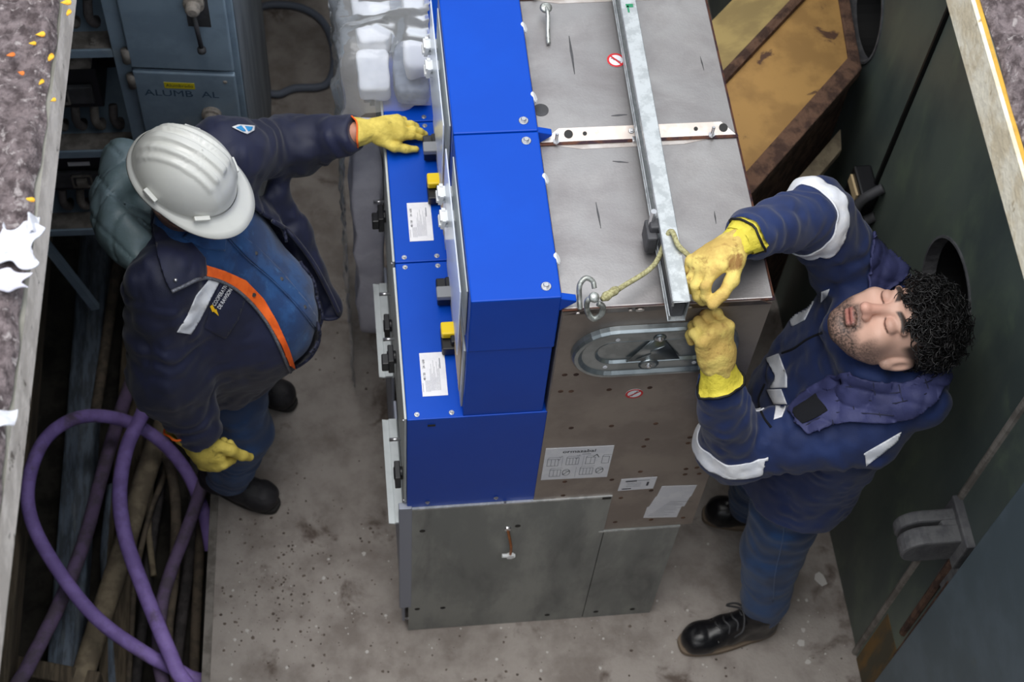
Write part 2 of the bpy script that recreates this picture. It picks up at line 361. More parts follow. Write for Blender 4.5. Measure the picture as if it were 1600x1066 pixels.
# right wall: steel door leaves with round ventilation holes
def plate_hole(mb, y0, y1, z0, z1, hy, hz, r, x, th, n=40):
    """plate in the plane x with a round hole, thickness th towards +x"""
    inner = []; outer = []
    angs = sorted(set([2 * math.pi * k / n for k in range(n)] + [math.atan2(zz - hz, yy - hy) % (2 * math.pi) for yy in (y0, y1) for zz in (z0, z1)]))
    for a in angs:
        c, s = math.cos(a), math.sin(a); ts = []
        if c > 1e-9: ts.append((y1 - hy) / c)
        if c < -1e-9: ts.append((y0 - hy) / c)
        if s > 1e-9: ts.append((z1 - hz) / s)
        if s < -1e-9: ts.append((z0 - hz) / s)
        t = min(ts); inner.append((hy + r * c, hz + r * s)); outer.append((hy + t * c, hz + t * s))
    k = len(angs)
    vs = [(x, y, z) for y, z in inner] + [(x, y, z) for y, z in outer] + [(x + th, y, z) for y, z in inner] + [(x + th, y, z) for y, z in outer]
    fs = []
    for i in range(k):
        j = (i + 1) % k
        fs += [(i, j, k + j, k + i), (2 * k + j, 2 * k + i, 3 * k + i, 3 * k + j), (i, 2 * k + i, 2 * k + j, j), (k + j, 3 * k + j, 3 * k + i, k + i)]
    mb.add(vs, fs)
wr = root('wall_right', (FR, 0.3, 0), kind='structure')
HY, HZ, HR = .242, 1.215, .148
mb = MB(); plate_hole(mb, -.166, .731, .0, 2.2, HY, HZ, HR, FR, .03); mk('door_panel', mb, M['green_steel'], wr, bevel=.004)
mb = MB(); plate_hole(mb, .742, 2.9, .0, 2.2, 1.15, 1.245, HR, FR, .03); mk('door_panel', mb, M['green_steel'], wr, bevel=.004)
mk('door_panel', MB().box((FR - .004, -2.7, 0), (FR + .03, -.176, 2.2)), M['green_steel'], wr, bevel=.004)
mk('backing', MB().box((FR + .10, -2.7, 0), (FR + .16, 2.9, 2.2)), M['black'], wr)  # black sheet behind the leaves, standing in for the dark inside the holes
def ring(mb, y, z, r0, r1, x0, x1, n=40):
    prof = [(r0, 0), (r1, 0), (r1, x1 - x0), (r0, x1 - x0)]
    vs = []; fs = []
    for r, h in prof:
        for j in range(n): a = 2 * math.pi * j / n; vs.append((x0 + h, y + r * math.cos(a), z + r * math.sin(a)))
    for i in range(4):
        for j in range(n): j2 = (j + 1) % n; i2 = (i + 1) % 4; fs.append((i * n + j, i2 * n + j, i2 * n + j2, i * n + j2))
    mb.add(vs, fs)
for y, z in ((HY, HZ), (1.15, 1.245)):
    mb = MB(); ring(mb, y, z, HR - .003, HR + .003, FR - .004, FR + .03); mk('vent_ring', mb, M['hinge_paint'], wr)
    mb = MB(); ring(mb, y, z, HR + .004, HR + .008, FR + .031, FR + .10); mk('hole_shade_tube', mb, M['black'], wr)  # added black tube: the shade inside the hole is put into its colour
# seam ribs, latch and hinge of the doors
mk('seam_strip', MB().box((FR - .008, .733, 0), (FR + .02, .741, 2.2)), M['black'], wr)
mk('seam_rib', MB().tube([(FR - .003, -.171, .0), (FR - .003, -.171, 2.2)], .011, 8), M['dust_grey'], wr)
mk('rust_stain', MB().box((FR - .0052, -.30, .0), (FR - .003, -.19, .34)), M['rust_streak'], wr)
lt = mk('door_latch', MB().box((FR - .05, .70, .86), (FR - .0, .80, 1.02)), M['black_plastic'], wr, bevel=.006)
mk('latch_plate', MB().box((FR - .056, .715, .97), (FR - .046, .785, 1.0)), M['panel_beige'], lt)
mb = MB(); mb.tube(spline([(FR - .005, .69, 1.06), (FR - .05, .685, 1.02), (FR - .06, .68, .97), (FR - .03, .68, .93), (FR - .0, .68, .95)]), .014, 8)
mk('latch_handle', mb, M['dark_grey'], lt, smooth=True)
# clevis hinge with its bracket
hz, hy = .92, -.225
hg = mk('hinge_bracket', MB().box((FR - .025, hy - .075, hz - .03), (FR + .0, hy + .06, hz + .09)).box((FR - .012, hy - .085, hz - .16), (FR, hy - .03, hz - .03)), M['hinge_paint'], wr, bevel=.004)
def stadium_xz(x0, x1, z, r, y, n=12):
    pts = [(x1, y, z - r), (x1, y, z + r)]
    for k in range(n + 1):
        a = math.pi / 2 + math.pi * k / n; pts.append((x0 + r + r * math.cos(a), y, z + r * math.sin(a)))
    return pts
mb = MB()
for y0, th in ((hy - .05, .046), (hy + .006, .03)): mb.prism(stadium_xz(FR - .155, FR - .01, hz + .02, .052, y0), (0, th, 0))
mb.box((FR - .06, hy - .012, hz - .03), (FR - .01, hy + .012, hz + .07))
mk('hinge_knuckle', mb, M['hinge_paint'], hg, bevel=.006)
mk('hinge_pin', MB().tube([(FR - .004, hy - .05, .42), (FR - .012, hy - .05, hz - .04)], .011, 8), M['rust'], hg)
mk('gusset', MB().tube([(FR - .008, hy - .08, .33), (FR - .010, hy - .08, hz - .10)], .007, 6), M['rust'], hg)
# second leaf in the near right corner, standing a little proud
d2 = mk('door_2', MB().box((FR - .045, -1.3, .0), (FR - .012, -.335, 2.15)), M['blue_grey_steel'], kind='structure', bevel=.004)

# ------------------------------------------------------------------ switchgear cabinets
W = .419
X1, XU0, XU1, XT0, XT1 = .311, .122, .298, .305, .735
Z1, ZL, ZU, ZK, Z2 = .788, 1.224, 1.682, 1.636, .586
GRP = 'switchgear cabinets standing side by side'
def lip(mb, y, z0, z1):        # folded plate with cut corners along the tank's top edge
    mb.prism([(XT0 + .004, y, z0), (XT1 - .004, y, z0), (XT1 - .03, y, z1), (XT0 + .04, y, z1)], (0, -.004, 0))
def connector(c, y, kind):
    """lever block on the front of the upper box"""
    x = XU0; z = 1.262
    h = mk('connector_block', MB().box((x - .034, y - .030, z - .03), (x, y + .030, z - .004)).box((x - .014, y - .022, z - .034), (x + .004, y + .022, z + .012)), M['black_plastic'], c, bevel=.003)
    if kind == 'yellow':
        mk('lever', MB().box((x - .034, y - .004, z - .002), (x + .002, y + .030, z + .018)), M['yellow_plastic'], h, bevel=.004)['label'] = 'yellow lever'
    else:
        mk('lever', MB().box((x - .036, y - .034, z - .002), (x - .002, y - .004, z + .014)), M['grey_plastic'], h, bevel=.003)['label'] = 'grey lever'
def clip_mesh():
    mb = MB(); mb.box((-.012, -.014, 0), (.012, .014, .006)); mb.box((-.012, -.014, .006), (-.005, .014, .032)); mb.box((.005, -.014, .006), (.012, .014, .032))
    mb.box((-.014, -.018, .020), (.014, -.010, .028)); mb.box((-.014, .010, .020), (.014, .018, .028)); mb.box((-.004, -.006, .006), (.004, .006, .022)); return mb
def rating_sheet(c, y0):
    q = Sheet((.083, y0 - .007, ZL), (0, .118, 0), (-.057, 0, 0)); q = Sheet((.094, y0, ZL + .0004), (0, .112, 0), (-.056, 0, 0))
    q.t = .0008
    for k in range(9): q.rect(.12, .62 - k * .045, .12 + [.5, .62, .4, .7, .55, .3, .66, .5, .6][k], .632 - k * .045, 2)
    for k in range(4): q.rect(.1, .82 - k * .05, .36, .835 - k * .05, 2)
    q.text('48 / 50', .45, .86, .007, 1, True); q.text('24 / 630', .74, .86, .007, 1, True); q.rect(.1, .94, .3, .955, 2)
    q.rect(.62, .2, .86, .24, 2)
    return mk('rating_label', q.mb, [M['paper'], M['ink'], M['ink_light']], c)
def cabinet(y0, label, full, wrapped=False):
    y1 = y0 + W - .002
    c = root('switchgear_cabinet', (XT1 / 2, y0 + W / 2, 0), label, 'cabinet', GRP)
    # base compartment, with its cover in front
    mk('base_frame', MB().box((.02, y0 + .004, 0), (.70, y1, Z2 - .002)).box((.02, y0 + .004, Z2 - .002), (.495, y1, Z1 - .01)), M['galvanised'], c)
    if not wrapped: cv = mk('cable_cover', MB().box((-.012, y0 + .006, .05), (-.004, y1 - .06, .69)), M['trim_grey'], c, bevel=.002)
    yl0, yl1 = (y0 + .004, y0 + .296)
    mb = MB(); mb.prism([(-.004, yl0, .695), (-.008, yl0, .703), (-.026, yl0, .704), (-.030, yl0, .699), (-.044, yl0, .703), (-.044, yl0, .6995), (-.030, yl0, .694), (-.026, yl0, .697), (-.010, yl0, .697), (-.008, yl0, .690)], (0, yl1 - yl0, 0))
    if not wrapped: mk('cover_lip', mb, M['cover_white'], cv)
    # front mechanism box (blue)
    mk('mechanism_box', MB().box((0, y0 + .001, Z1), (X1, y1, ZL)), M['blue_paint'], c, bevel=.0025)
    fp = mk('front_panel', MB().box((-.006, y0 + .008, Z1 + .015), (-.0005, y1 - .006, ZL - .006)), M['panel_grey'], c, bevel=.001)
    for yy, zz in ((.06, .86), (.30, 1.0)):
        mk('handle_socket', MB().cyl((-.006, y0 + yy, zz), (-.028, y0 + yy, zz), .016).box((-.026, y0 + yy - .024, zz - .035), (-.012, y0 + yy + .024, zz + .02)), M['black_plastic'], fp, bevel=.002)
    for yy, zz in ((.13, .90), (.37, .97)): mk('push_rod', MB().cyl((-.005, y0 + yy, zz), (-.034, y0 + yy, zz), .0045, 10), M['steel_bolt'], fp, smooth=True)
    mk('padlock', MB().box((-.042, y0 + .27, .985), (-.024, y0 + .30, 1.02)), M['black_plastic'], fp, bevel=.003)
    for xx in (.022, .098):
        for yy in (.014, W - .014): bolt(c, (xx, y0 + yy, ZL), (0, 0, 1), .0062)
    for zz in (Z1 + .02, ZL - .02): bolt(c, (-.0055, y0 + .012, zz), (-1, 0, 0), .005)
    if wrapped: return c
    rating_sheet(c, y0 + .058)
    # upper control box (blue lid above a second sheet)
    ub = mk('control_box', MB().box((XU0, y0 + .004, ZL), (XU1, y1 - .002, 1.494)), M['blue_paint'], c, bevel=.002)
    lid = mk('control_box_lid', MB().box((XU0 + .001, y0 + .001, 1.495), (XU1 + .003, y1, ZU)), M['blue_paint'], c, bevel=.003)
    mk('front_window', MB().box((XU0 - .0045, y0 + .02, ZL + .015), (XU0 - .0005, y1 - .02, 1.47)), M['panel_grey'], c)
    mk('mimic_plate', MB().box((XU0 - .0065, y0 + .05, ZL + .03), (XU0 - .005, y0 + .16, 1.46)), M['panel_beige'], c)
    mk('clear_cover', MB().box((XU0 - .018, y0 + .03, 1.44), (XU0 - .0155, y1 - .03, 1.675)), M['clear'], c)
    mk('cover_plate', MB().box((XU0 - .003, y0 + .04, 1.5), (XU0 - .0005, y1 - .04, 1.66)), M['panel_grey'], c)
    bolt(c, (.273, y0 + .028, ZU), (0, 0, 1), .0105); bolt(c, (.273, y1 - .024, ZU), (0, 0, 1), .0105)
    for yy in (.10, .30): inst('foam_washer', 'washer', lambda: MB().lathe((0, 0, 0), (0, 0, 1), [(1, 0), (1, .35), (.7, .5)], 16), M['white_plastic'], c, (XU1 + .003, y0 + yy, ZU - .012), (1, 0, .6), scale=.013)
    for yy, dy in ((y0 + .001, -1),):
        mb = MB(); mb.prism([(XU1 + .002, yy, ZU - .006), (XU1 + .034, yy, ZU - .016), (XU1 + .034, yy, ZU - .022), (XU1 + .002, yy, ZU - .05)], (0, .016, 0)); mk('corner_tab', mb, M['blue_paint'], c, bevel=.002)
    connector(c, y0 + .318, 'grey'); connector(c, y0 + .186, 'yellow')
    for yy in (.362, .298): inst('cover_clip', 'clip', clip_mesh, M['white_plastic'], c, (XU0 - .004, y0 + yy, 1.55), (-1, 0, .15), (0, 0, 1))
    # stainless tank
    mk('tank', MB().box((XT0, y0 + .002, Z2), (XT1, y1, ZK)), [M['stainless']], c, bevel=.004)
    mb = MB(); mb.tube([(XT0 + .002, y0 + .002, ZK), (XT0 + .002, y1, ZK)], .0022, 6); mb.tube([(XT1 - .001, y0 + .002, ZK), (XT1 - .001, y1, ZK)], .0022, 6); mb.tube([(XT0, y0, ZK), (XT1, y0, ZK)], .0028, 6)
    mk('weld_seam', mb, M['weld_brown'], c)
    q = MB(); q.lathe(P(845, 172, z=ZK + .0002), (0, 0, 1), [(.017, 0), (.017, .0008)], 24)
    if y0 > .1: mk('round_mark', q, M['dark_grey'], c)
    return c
cabA = cabinet(0.0, 'nearest blue and stainless steel switchgear cabinet, with printed sheets on its bare end', True)
cabB = cabinet(W, 'second blue and stainless steel switchgear cabinet, between the nearest one and the plastic wrapped foam', True)
cabC = cabinet(2 * W, 'third switchgear cabinet, blue box mostly hidden under clear wrap and white foam', False, True)
# pressed flanges where tanks meet, their holes and bolts
def seam_flange(c, y, m, side):
    mb = MB(); mb.prism([(XT0 + .004, y, ZK + .001), (XT1 - .004, y, ZK + .001), (XT1 - .034, y + .028, ZK + .012), (XT0 + .045, y + .028, ZK + .012)], (0, .001, .003))
    f = mk('tank_flange', mb, m, c); nrm = Vector((0, -.4, .92))
    for x, r in ((XT0 + .065, .0095), (XT0 + .10, .0045), (XT0 + .34, .0045), (XT0 + .40, .0095)): mk('flange_hole', MB().lathe((x, y + .016, ZK + .0105), nrm, [(r, 0), (r, .0006)], 16), M['black'], f)
    mb = MB(); mb.tube([(XT0 + .0, y - .002, ZK + .002), (XT1, y - .002, ZK + .002)], .004, 6); mk('seam_weld', mb, M['weld_brown'], f)
    mk('heat_tint', MB().prism([(XT0 + .03, y - .004, ZK + .0002), (XT1 - .06, y - .004, ZK + .0002), (XT1 - .12, y - .016, ZK + .0002), (XT0 + .09, y - .018, ZK + .0002)], (0, 0, .0006)), M['weld_tint'], f)
    for x in (XT0 + .037, XT0 + .372): stud(c, (x, y + .0, ZK + .006), (0, -.05, 1), .0075)
    mk('lug', MB().box((XT0 + .2, y - .008, ZK), (XT0 + .235, y + .006, ZK + .008)), M['steel_bolt'], f, bevel=.002)
    for x in (XT0 + .212, XT0 + .235): bolt(c, (x - .012, y + .017, ZK + .012), nrm, .006)
seam_flange(cabB, W, M['weld_tint'], 0); seam_flange(cabC, 2 * W, M['weld_tint'], 0)
fl = MB(); fl.prism([(XT0 + .004, -.001, ZK - .012), (XT1 - .004, -.001, ZK - .012), (XT1 - .035, -.012, ZK + .02), (XT0 + .05, -.012, ZK + .02)], (0, -.002, -.0015))
fA = mk('tank_flange', fl, M['flange_dark'], cabA)
for x, r in ((.335, .004), (.44, .0042), (.459, .0085), (.56, .004)): mk('flange_hole', MB().lathe((x, -.0105, ZK + .004), (0, -.95, -.3), [(r, 0), (r, .0022)], 14), M['weld_tint'], fA)
for c_, a_, b_, wd in ((cabB, (889, 56), (898, 116), .006), (cabB, (955, 181), (980, 179), .005), (cabA, (931, 316), (939, 357), .004), (cabA, (957, 252), (982, 254), .004), (cabB, (1094, 88), (1100, 110), .003), (cabA, (1116, 330), (1119, 350), .003)):
    a_, b_ = Vector(P(*a_, z=ZK + .0002)), Vector(P(*b_, z=ZK + .0002)); e_ = (b_ - a_).normalized().cross(Vector((0, 0, 1))) * wd / 2
    mk('scuff_mark', MB().prism([a_ - e_ * .3, (a_ + b_) / 2 - e_, b_ - e_ * .2, b_ + e_ * .3, (a_ * .6 + b_ * .4) + e_, a_ + e_ * .2], (0, 0, .0004)), M['dark_grey'], c_)
# end face: the stainless skin with its marks, cover, stickers and sheets (plane y=0)
mk('end_skin', MB().box((XT0 + .003, -.0012, Z2 + .002), (XT1 - .003, .001, ZK - .008)), M['stainless_end'], cabA)
mb = MB()
for cx, cy in ((195, 278), (229, 277), (335, 270), (463, 265), (183, 327), (214, 327), (327, 322), (448, 316), (214, 436), (334, 430), (466, 423), (430, 491), (440, 470), (567, 464), (562, 481), (588, 554), (556, 558), (595, 572), (553, 574), (420, 566), (465, 581), (195, 596), (335, 590), (452, 622), (362, 644), (345, 716), (452, 709), (547, 703), (190, 637)):
    p = P(cx / 1.904 + 780, cy / 1.904 + 440, y=-.0012); mb.lathe(p, (0, -1, 0), [(.0062, 0), (.0045, .0008)], 10)
mk('weld_marks', mb, M['rust'], cabA, kind='stuff')
def stad(cx, cz, hw, r, y, n=14):
    pts = []
    for k in range(n + 1): a = -math.pi / 2 + math.pi * k / n; pts.append((cx + hw + r * math.cos(a), y, cz + r * math.sin(a)))
    for k in range(n + 1): a = math.pi / 2 + math.pi * k / n; pts.append((cx - hw + r * math.cos(a), y, cz + r * math.sin(a)))
    return pts
def loft(rings, cap=True):
    mb = MB(); n = len(rings[0]); vs = [p for r in rings for p in r]; fs = []
    for i in range(len(rings) - 1):
        for j in range(n): j2 = (j + 1) % n; fs.append((i * n + j, i * n + j2, (i + 1) * n + j2, (i + 1) * n + j))
    if cap: fs += [tuple(range(n))[::-1], tuple(range((len(rings) - 1) * n, len(rings) * n))]
    return mb.add(vs, fs)
scx, scz = .513, 1.478
cover = mk('relief_cover', loft([stad(scx, scz, .085, .092, -.0015), stad(scx, scz, .085, .090, -.012), stad(scx, scz, .085, .086, -.018), stad(scx, scz, .085, .078, -.0185), stad(scx, scz, .085, .070, -.011), stad(scx, scz, .085, .044, -.0105), stad(scx, scz, .085, .042, -.012), stad(scx, scz, .085, .036, -.005)]), M['zinc_cover'], cabA, smooth=False, bevel=.001)
mb = MB(); tz = scz - .036
mb.prism([(scx - .056, -.0095, scz - .036), (scx + .056, -.0095, scz - .036), (scx + .006, -.0055, scz + .05), (scx - .006, -.0055, scz + .05)], (0, -.0022, 0)); mb.tube([(scx - .056, -.0115, scz - .036), (scx - .006, -.0080, scz + .05)], .0016, 6)
mb.tube([(scx - .038, -.0118, scz - .03), (scx - .008, -.0108, scz - .010), (scx - .010, -.0106, scz - .002), (scx + .018, -.0098, scz + .016)], .0014, 6)
mb.lathe((scx + .002, -.011, scz + .052), (0, -1, 0), [(.014, 0), (.011, .003)], 14); mb.lathe((scx - .008, -.011, scz - .052), (0, -1, 0), [(.022, 0), (.015, .003)], 14)
mk('pressed_triangle', mb, M['zinc_cover'], cover, smooth=True)
for x, z in ((scx + .002, scz + .052), (scx - .008, scz - .052)): inst('bolt', 'bolt', bolt_mesh, M['steel_bolt'], cover, (x, -.014, z), (0, -1, 0), scale=.0075)
for x, z in ((scx - .085, scz + .052), (scx - .1, scz - .054), (scx + .09, scz - .056)): mk('slot_mark', MB().lathe((x, -.0108, z), (0, -1, 0), [(.005, 0), (.005, .0008)], 12), M['paper'], cover)
for (px, py), t in (((933, 585), '4.9'), ((999, 581), '5.0'), ((1063, 578), '5.0')):
    p = P(px, py, y=-.0015); mb = MB(); mb.lathe(p, (0, -1, 0), [(.0085, 0), (.0085, .0006)], 18); text_on(mb, t, p + np.array((0, -.0006, 0)), (1, 0, 0), (0, 0, 1), .007, 1)
    mk('round_tag', mb, [M['paper'], M['ink']], cabA)
def no_drill(name, parent, o, u, v, r):
    """white disc, red ring and bar, small dark drill drawing"""
    o, u, v = Vector(o), Vector(u).normalized(), Vector(v).normalized(); n = u.cross(v); mb = MB()
    def disc(r0, r1, h, mi, k=28):
        vs = []
        for q in (r0, r1):
            for j in range(k): a = 2 * math.pi * j / k; vs.append(o + (u * math.cos(a) + v * math.sin(a)) * q + n * h)
        mb.add(vs, [(j, j + k, (j + 1) % k + k, (j + 1) % k) for j in range(k)], mi)
    mb.lathe(o, n, [(r, 0), (r, .0006)], 28); disc(r * .76, r, .0009, 1)
    def bar(a, b, wd, mi, h):
        a = o + u * a[0] * r + v * a[1] * r + n * h; b = o + u * b[0] * r + v * b[1] * r + n * h; e = n.cross((b - a).normalized()) * wd * r / 2
        mb.add([a - e, b - e, b + e, a + e], [(0, 1, 2, 3)], mi)
    bar((-.3, -.5), (.15, .1), .16, 2, .0008); bar((.0, .15), (.4, .3), .22, 2, .0008); bar((.1, -.1), (.3, .55), .12, 2, .0008)
    bar((-.62, .5) if 0 else (-.6, -.5), (.6, .5), .2, 1, .0011)
    mk(name, mb, [M['paper'], M['red'], M['ink_light']], parent)
no_drill('warning_sticker', cabA, P(991, 615, y=-.0015), (1, 0, 0), (0, 0, 1), .0195)
no_drill('warning_sticker', cabB, (.532 - .030, W + .226, ZK + .0006), (0, 1, 0), (-1, 0, 0), .02)
def sheet_px(tl, tr, bl): return [Vector(P(*q, y=-.002)) for q in (tl, tr, bl)]
tl, tr, bl = sheet_px((853, 701), (960, 696), (845, 750)); q = Sheet(bl, tr - tl, tl - bl)
q.text('ormazabal', .5, .88, .019, 1, True); q.rect(.55, .775, .68, .79, 2)
for i, (a, b, wd, n) in enumerate(((.05, .44, .17, 3), (.33, .46, .19, 4), (.62, .46, .14, 2), (.86, .46, .11, 1), (.11, .10, .17, 3), (.56, .12, .2, 4))):
    q.frame(a, b, a + wd, b + .22, .008, .012, 2)
    for k in range(1, n): q.rect(a + wd * k / n, b, a + wd * k / n + .007, b + .22, 2)
    q.line(a, b + .22, a + .02, b + .27, .0012, 2); q.line(a + .02, b + .27, a + wd + .02, b + .27, .0012, 2)
for a, b in ((.2, .62), (.22, .70), (.48, .72), (.46, .64)): q.line(a, b + .03, a + .02, b, .0015, 2); q.line(a + .02, b, a + .04, b + .05, .0015, 2)
q.line(.72, .68, .77, .76, .0018, 1); q.line(.77, .76, .81, .66, .0018, 1)
for cx0, cz0 in ((.36, .22), (.86, .24)):
    pts = [(cx0 + .055 * math.cos(a), cz0 + .10 * math.sin(a)) for a in [2 * math.pi * k / 12 for k in range(13)]]
    for k in range(12): q.line(*pts[k], *pts[k + 1], .0015, 1)
    q.line(cx0 - .05, cz0 - .08, cx0 + .04, cz0 + .05, .0016, 1); q.line(cx0 - .03, cz0 + .06, cx0 + .05, cz0 + .02, .0016, 1)
for a in (.27, .58, .5): q.rect(a, .42 if a != .5 else .06, a + .004, .75 if a != .5 else .38, 2)
mk('diagram_sheet', q.mb, [M['paper'], M['ink'], M['ink_light']], cabA)
tl, tr, bl = sheet_px((971, 749), (1027, 745), (965, 767)); q = Sheet(bl, tr - tl, tl - bl)
q.rect(.14, .74, .46, .84, 1); q.rect(.48, .78, .82, .82, 2); q.rect(.1, .10, .36, .18, 1); q.rect(.76, .3, .82, .64, 1)
for k in range(3): q.rect(.2, .32 + k * .13, .6, .345 + k * .13, 2)
mk('data_label', q.mb, [M['paper'], M['ink'], M['ink_light']], cabA)
pg = [Vector(P(a, b, y=-.002)) for a, b in ((1005, 809), (1057, 808), (1065, 791), (1069, 791), (1078, 776), (1080, 775), (1089, 758), (1034, 760), (1026, 776), (1024, 777), (1014, 792), (1011, 793))]
mb = MB(); mb.prism(pg, (0, -.0008, 0)); q = Sheet(pg[0], pg[1] - pg[0], (0, 0, .11)); q.mb = mb
for k in range(13):
    s = .04 * k; q.rect(.1 + k * .045, .08 + k * .062, .1 + k * .045 + [.5, .6, .4, .66, .3, .6, .55, .62, .4, .6, .5, .3, .66][k], .09 + k * .062, 1 if k in (12, 10) else 2)
mk('paper_sheet', mb, [M['paper'], M['ink'], M['ink_light']], cabA)
# galvanised end panels of the base
def end_panel(poly, top):
    mb = MB(); mb.prism([(x, -.004, z) for x, z in poly], (0, .003, 0)); o = mk('end_panel', mb, M['galvanised'], cabA, bevel=.0006)
    (xa, za), (xb, zb) = top
    mk('panel_fold', MB().box((xa, -.0048, za - .006), (xb, .006, za + .0012)), M['zinc_bright'], o); return o
e1 = end_panel([(.004, .004), (.5025, 0), (.5025, Z1), (.006, Z1)], ((.006, Z1), (.5025, Z1)))
mk('panel_notch', MB().box((.478, -.0056, Z1 - .012), (.5, -.0050, Z1 - .002)), M['black'], e1)
e2 = end_panel([(.5045, 0), (.702, .0), (.702, Z2 + .003), (.5045, Z2 + .003)], ((.49, Z2), (.702, Z2)))
mb = MB()
for px, py in ((660, 830), (809, 822), (652, 952), (692, 950), (855, 961), (931, 956), (988, 952)): mb.lathe(P(px, py, y=-.0042), (0, -1, 0), [(.0075, 0), (.0075, .0006)], 12)
mk('panel_holes', mb, M['black'], cabA)
mk('corner_trim', MB().box((-.020, -.006, .175), (.012, .012, .797)), M['trim_grey'], cabA, bevel=.002)
for px, py in ((668, 785), (775, 778), (789, 785)): bolt(cabA, P(px, py, y=-.001), (0, -1, 0), .0055)
mk('slot_mark', MB().box((.045, -.0012, 1.194), (.062, .0006, 1.2)), M['black'], cabA)
# copper earth tail with its nut
a, b = P(793, 826, y=-.004), P(797, 866, y=-.012)
ew = mk('earth_wire', MB().tube(spline([a, (a + b) / 2 + np.array((.004, -.014, 0)), b + np.array((0, -.004, 0)), b + np.array((.002, -.004, -.012))]), .0036, 8), M['copper'], cabA, smooth=True)
mb = MB(); mb.lathe(b, (0, -1, 0), [(.012, 0), (.012, .01)], 6); mb.cyl(b + np.array((-.022, -.005, .004)), b + np.array((.012, -.005, .0)), .0055, 10)
mk('earth_nut', mb, M['white_plastic'], ew, bevel=.001)
mb = MB(); mb.lathe(a, (0, -1, 0), [(.010, -.001), (.008, .004)], 16); mk('earth_ferrule', mb, M['steel_bolt'], ew)
bolt(cabA, P(636, 966, y=-.004), (0, -1, 0), .006)

# ------------------------------------------------------------------ galvanised lifting rail, hooks and rope
RT, RB = 1.727, 1.659
yr0, yr1 = -.052, 1.25
def railx(y): return .507 + .007 / .77 * (y + .02)
mb = MB(); xa, xb = 0, .033
prof = [(0, RT), (.033, RT), (.033, RB), (0, RB), (0, RB + .016), (.0025, RB + .016), (.0025, RB + .0025), (.0305, RB + .0025), (.0305, RT - .0025), (.0025, RT - .0025), (.0025, RT - .016), (0, RT - .016)]
n = len(prof); vs = [(railx(y) + x, y, z) for y in (yr0, yr1) for x, z in prof]
fs = [(i + n, (i + 1) % n + n, (i + 1) % n, i) for i in range(n)]
for o_, rev in ((0, False), (n, True)):
    for f in ((0, 1, 8, 9), (0, 9, 10, 11), (1, 2, 7, 8), (2, 3, 6, 7), (3, 4, 5, 6)): fs.append(tuple(o_ + i for i in (f if rev else f[::-1])))
mb.add(vs, fs)
rail = mk('steel_rail', mb, M['zinc_bright'], None, bevel=.0012, label='long galvanised steel channel rail lying lengthwise on the stainless cabinet tops', cat='rail')
mk('rail_shoe', MB().box((railx(-.03) + .004, -.045, RB + .004), (railx(-.03) + .028, .12, RT - .02)), M['dark_grey'], rail)
mk('green_mark', MB().box((railx(.73) + .01, .715, RT), (railx(.73) + .026, .725, RT + .0006)).box((railx(.73) + .012, .70, RT), (railx(.73) + .016, .72, RT + .0006)), mat('green_ink', (30, 130, 90)), rail)
cl = mk('clamp', MB().box((.486, .115, ZK + .014), (.508, .165, ZK + .065)).box((.492, .13, ZK + .06), (.515, .155, ZK + .082)), M['dark_grey'], None, bevel=.004, label='small dark clamp gripping the left side of the galvanised rail', cat='clamp')
mk('clamp_bolt', MB().cyl((.497, .15, ZK + .06), (.497, .15, ZK + .11), .006), M['steel_bolt'], cl)
# carabiner hook through the flange, ring behind it, rope to the rail
hk = P(929, 478, y=-.02)
mb = MB(); mb.tube(spline([hk + np.array(d) for d in ((.0, .004, .03), (-.016, 0, .018), (-.013, -.006, -.012), (.0, -.01, -.032), (.014, -.008, -.02), (.016, -.003, .0), (.006, 0, .008))]), .006, 8)
mb.lathe(hk + np.array((-.004, 0, .03)), (0, -.4, 1), [(.009, -.006), (.011, .0), (.009, .006)], 14)
hook = mk('carabiner_hook', mb, M['hook_steel'], None, smooth=True, label='white metal snap hook hung in the flange at the near tank edge', cat='hook')
hk2 = P(915, 452, z=ZK + .03)
mb = MB(); mb.tube(spline([hk2 + np.array(d) for d in ((-.012, -.03, -.026), (-.013, -.012, -.01), (-.012, .004, .01), (.0, .014, .018), (.014, .010, .012), (.017, -.002, .004))]), .0055, 8)
mk('bent_hook', mb, M['hook_steel'], None, smooth=True, label='grey bent steel hook standing on the tank top behind the snap hook', cat='hook')
r0 = hk + np.array((.012, .0, .022)); r1 = P(1022, 414, z=1.685); r2 = np.array((.575, .072, 1.73)); r3 = np.array((.60, .075, 1.715))
mb = MB(); mb.tube(spline([r0, r0 * .6 + r1 * .4 + np.array((0, 0, -.004)), r1, np.array((.525, .11, 1.73)), P(1060, 384, z=1.735), P(1078, 402, z=1.725), P(1086, 418, z=1.705)]), .0055, 8)
rope = mk('rope', mb, M['rope'], None, smooth=True, label='thin olive rope tied from the snap hook over the rail to a glove', cat='rope')
mk('rope_knot', MB().tube([r0 + (r1 - r0) * t for t in (.02, .08, .16, .24, .3)], [.006, .010, .008, .0095, .006], 10), M['rope'], rope, smooth=True)
h3 = P(853, 12, z=ZK + .03)
mb = MB(); mb.lathe(h3, (0, -.3, 1), [(.010, -.004), (.014, .0), (.010, .004)], 14); mb.tube(spline([h3, h3 + np.array((.002, -.02, .0)), h3 + np.array((-.001, -.06, -.018)), h3 + np.array((-.002, -.085, -.024))]), .0048, 8)
mk('rod_hook', mb, M['hook_steel'], None, smooth=True, label='steel rod with an eye lying on the far tank top beside the blue lid', cat='hook')

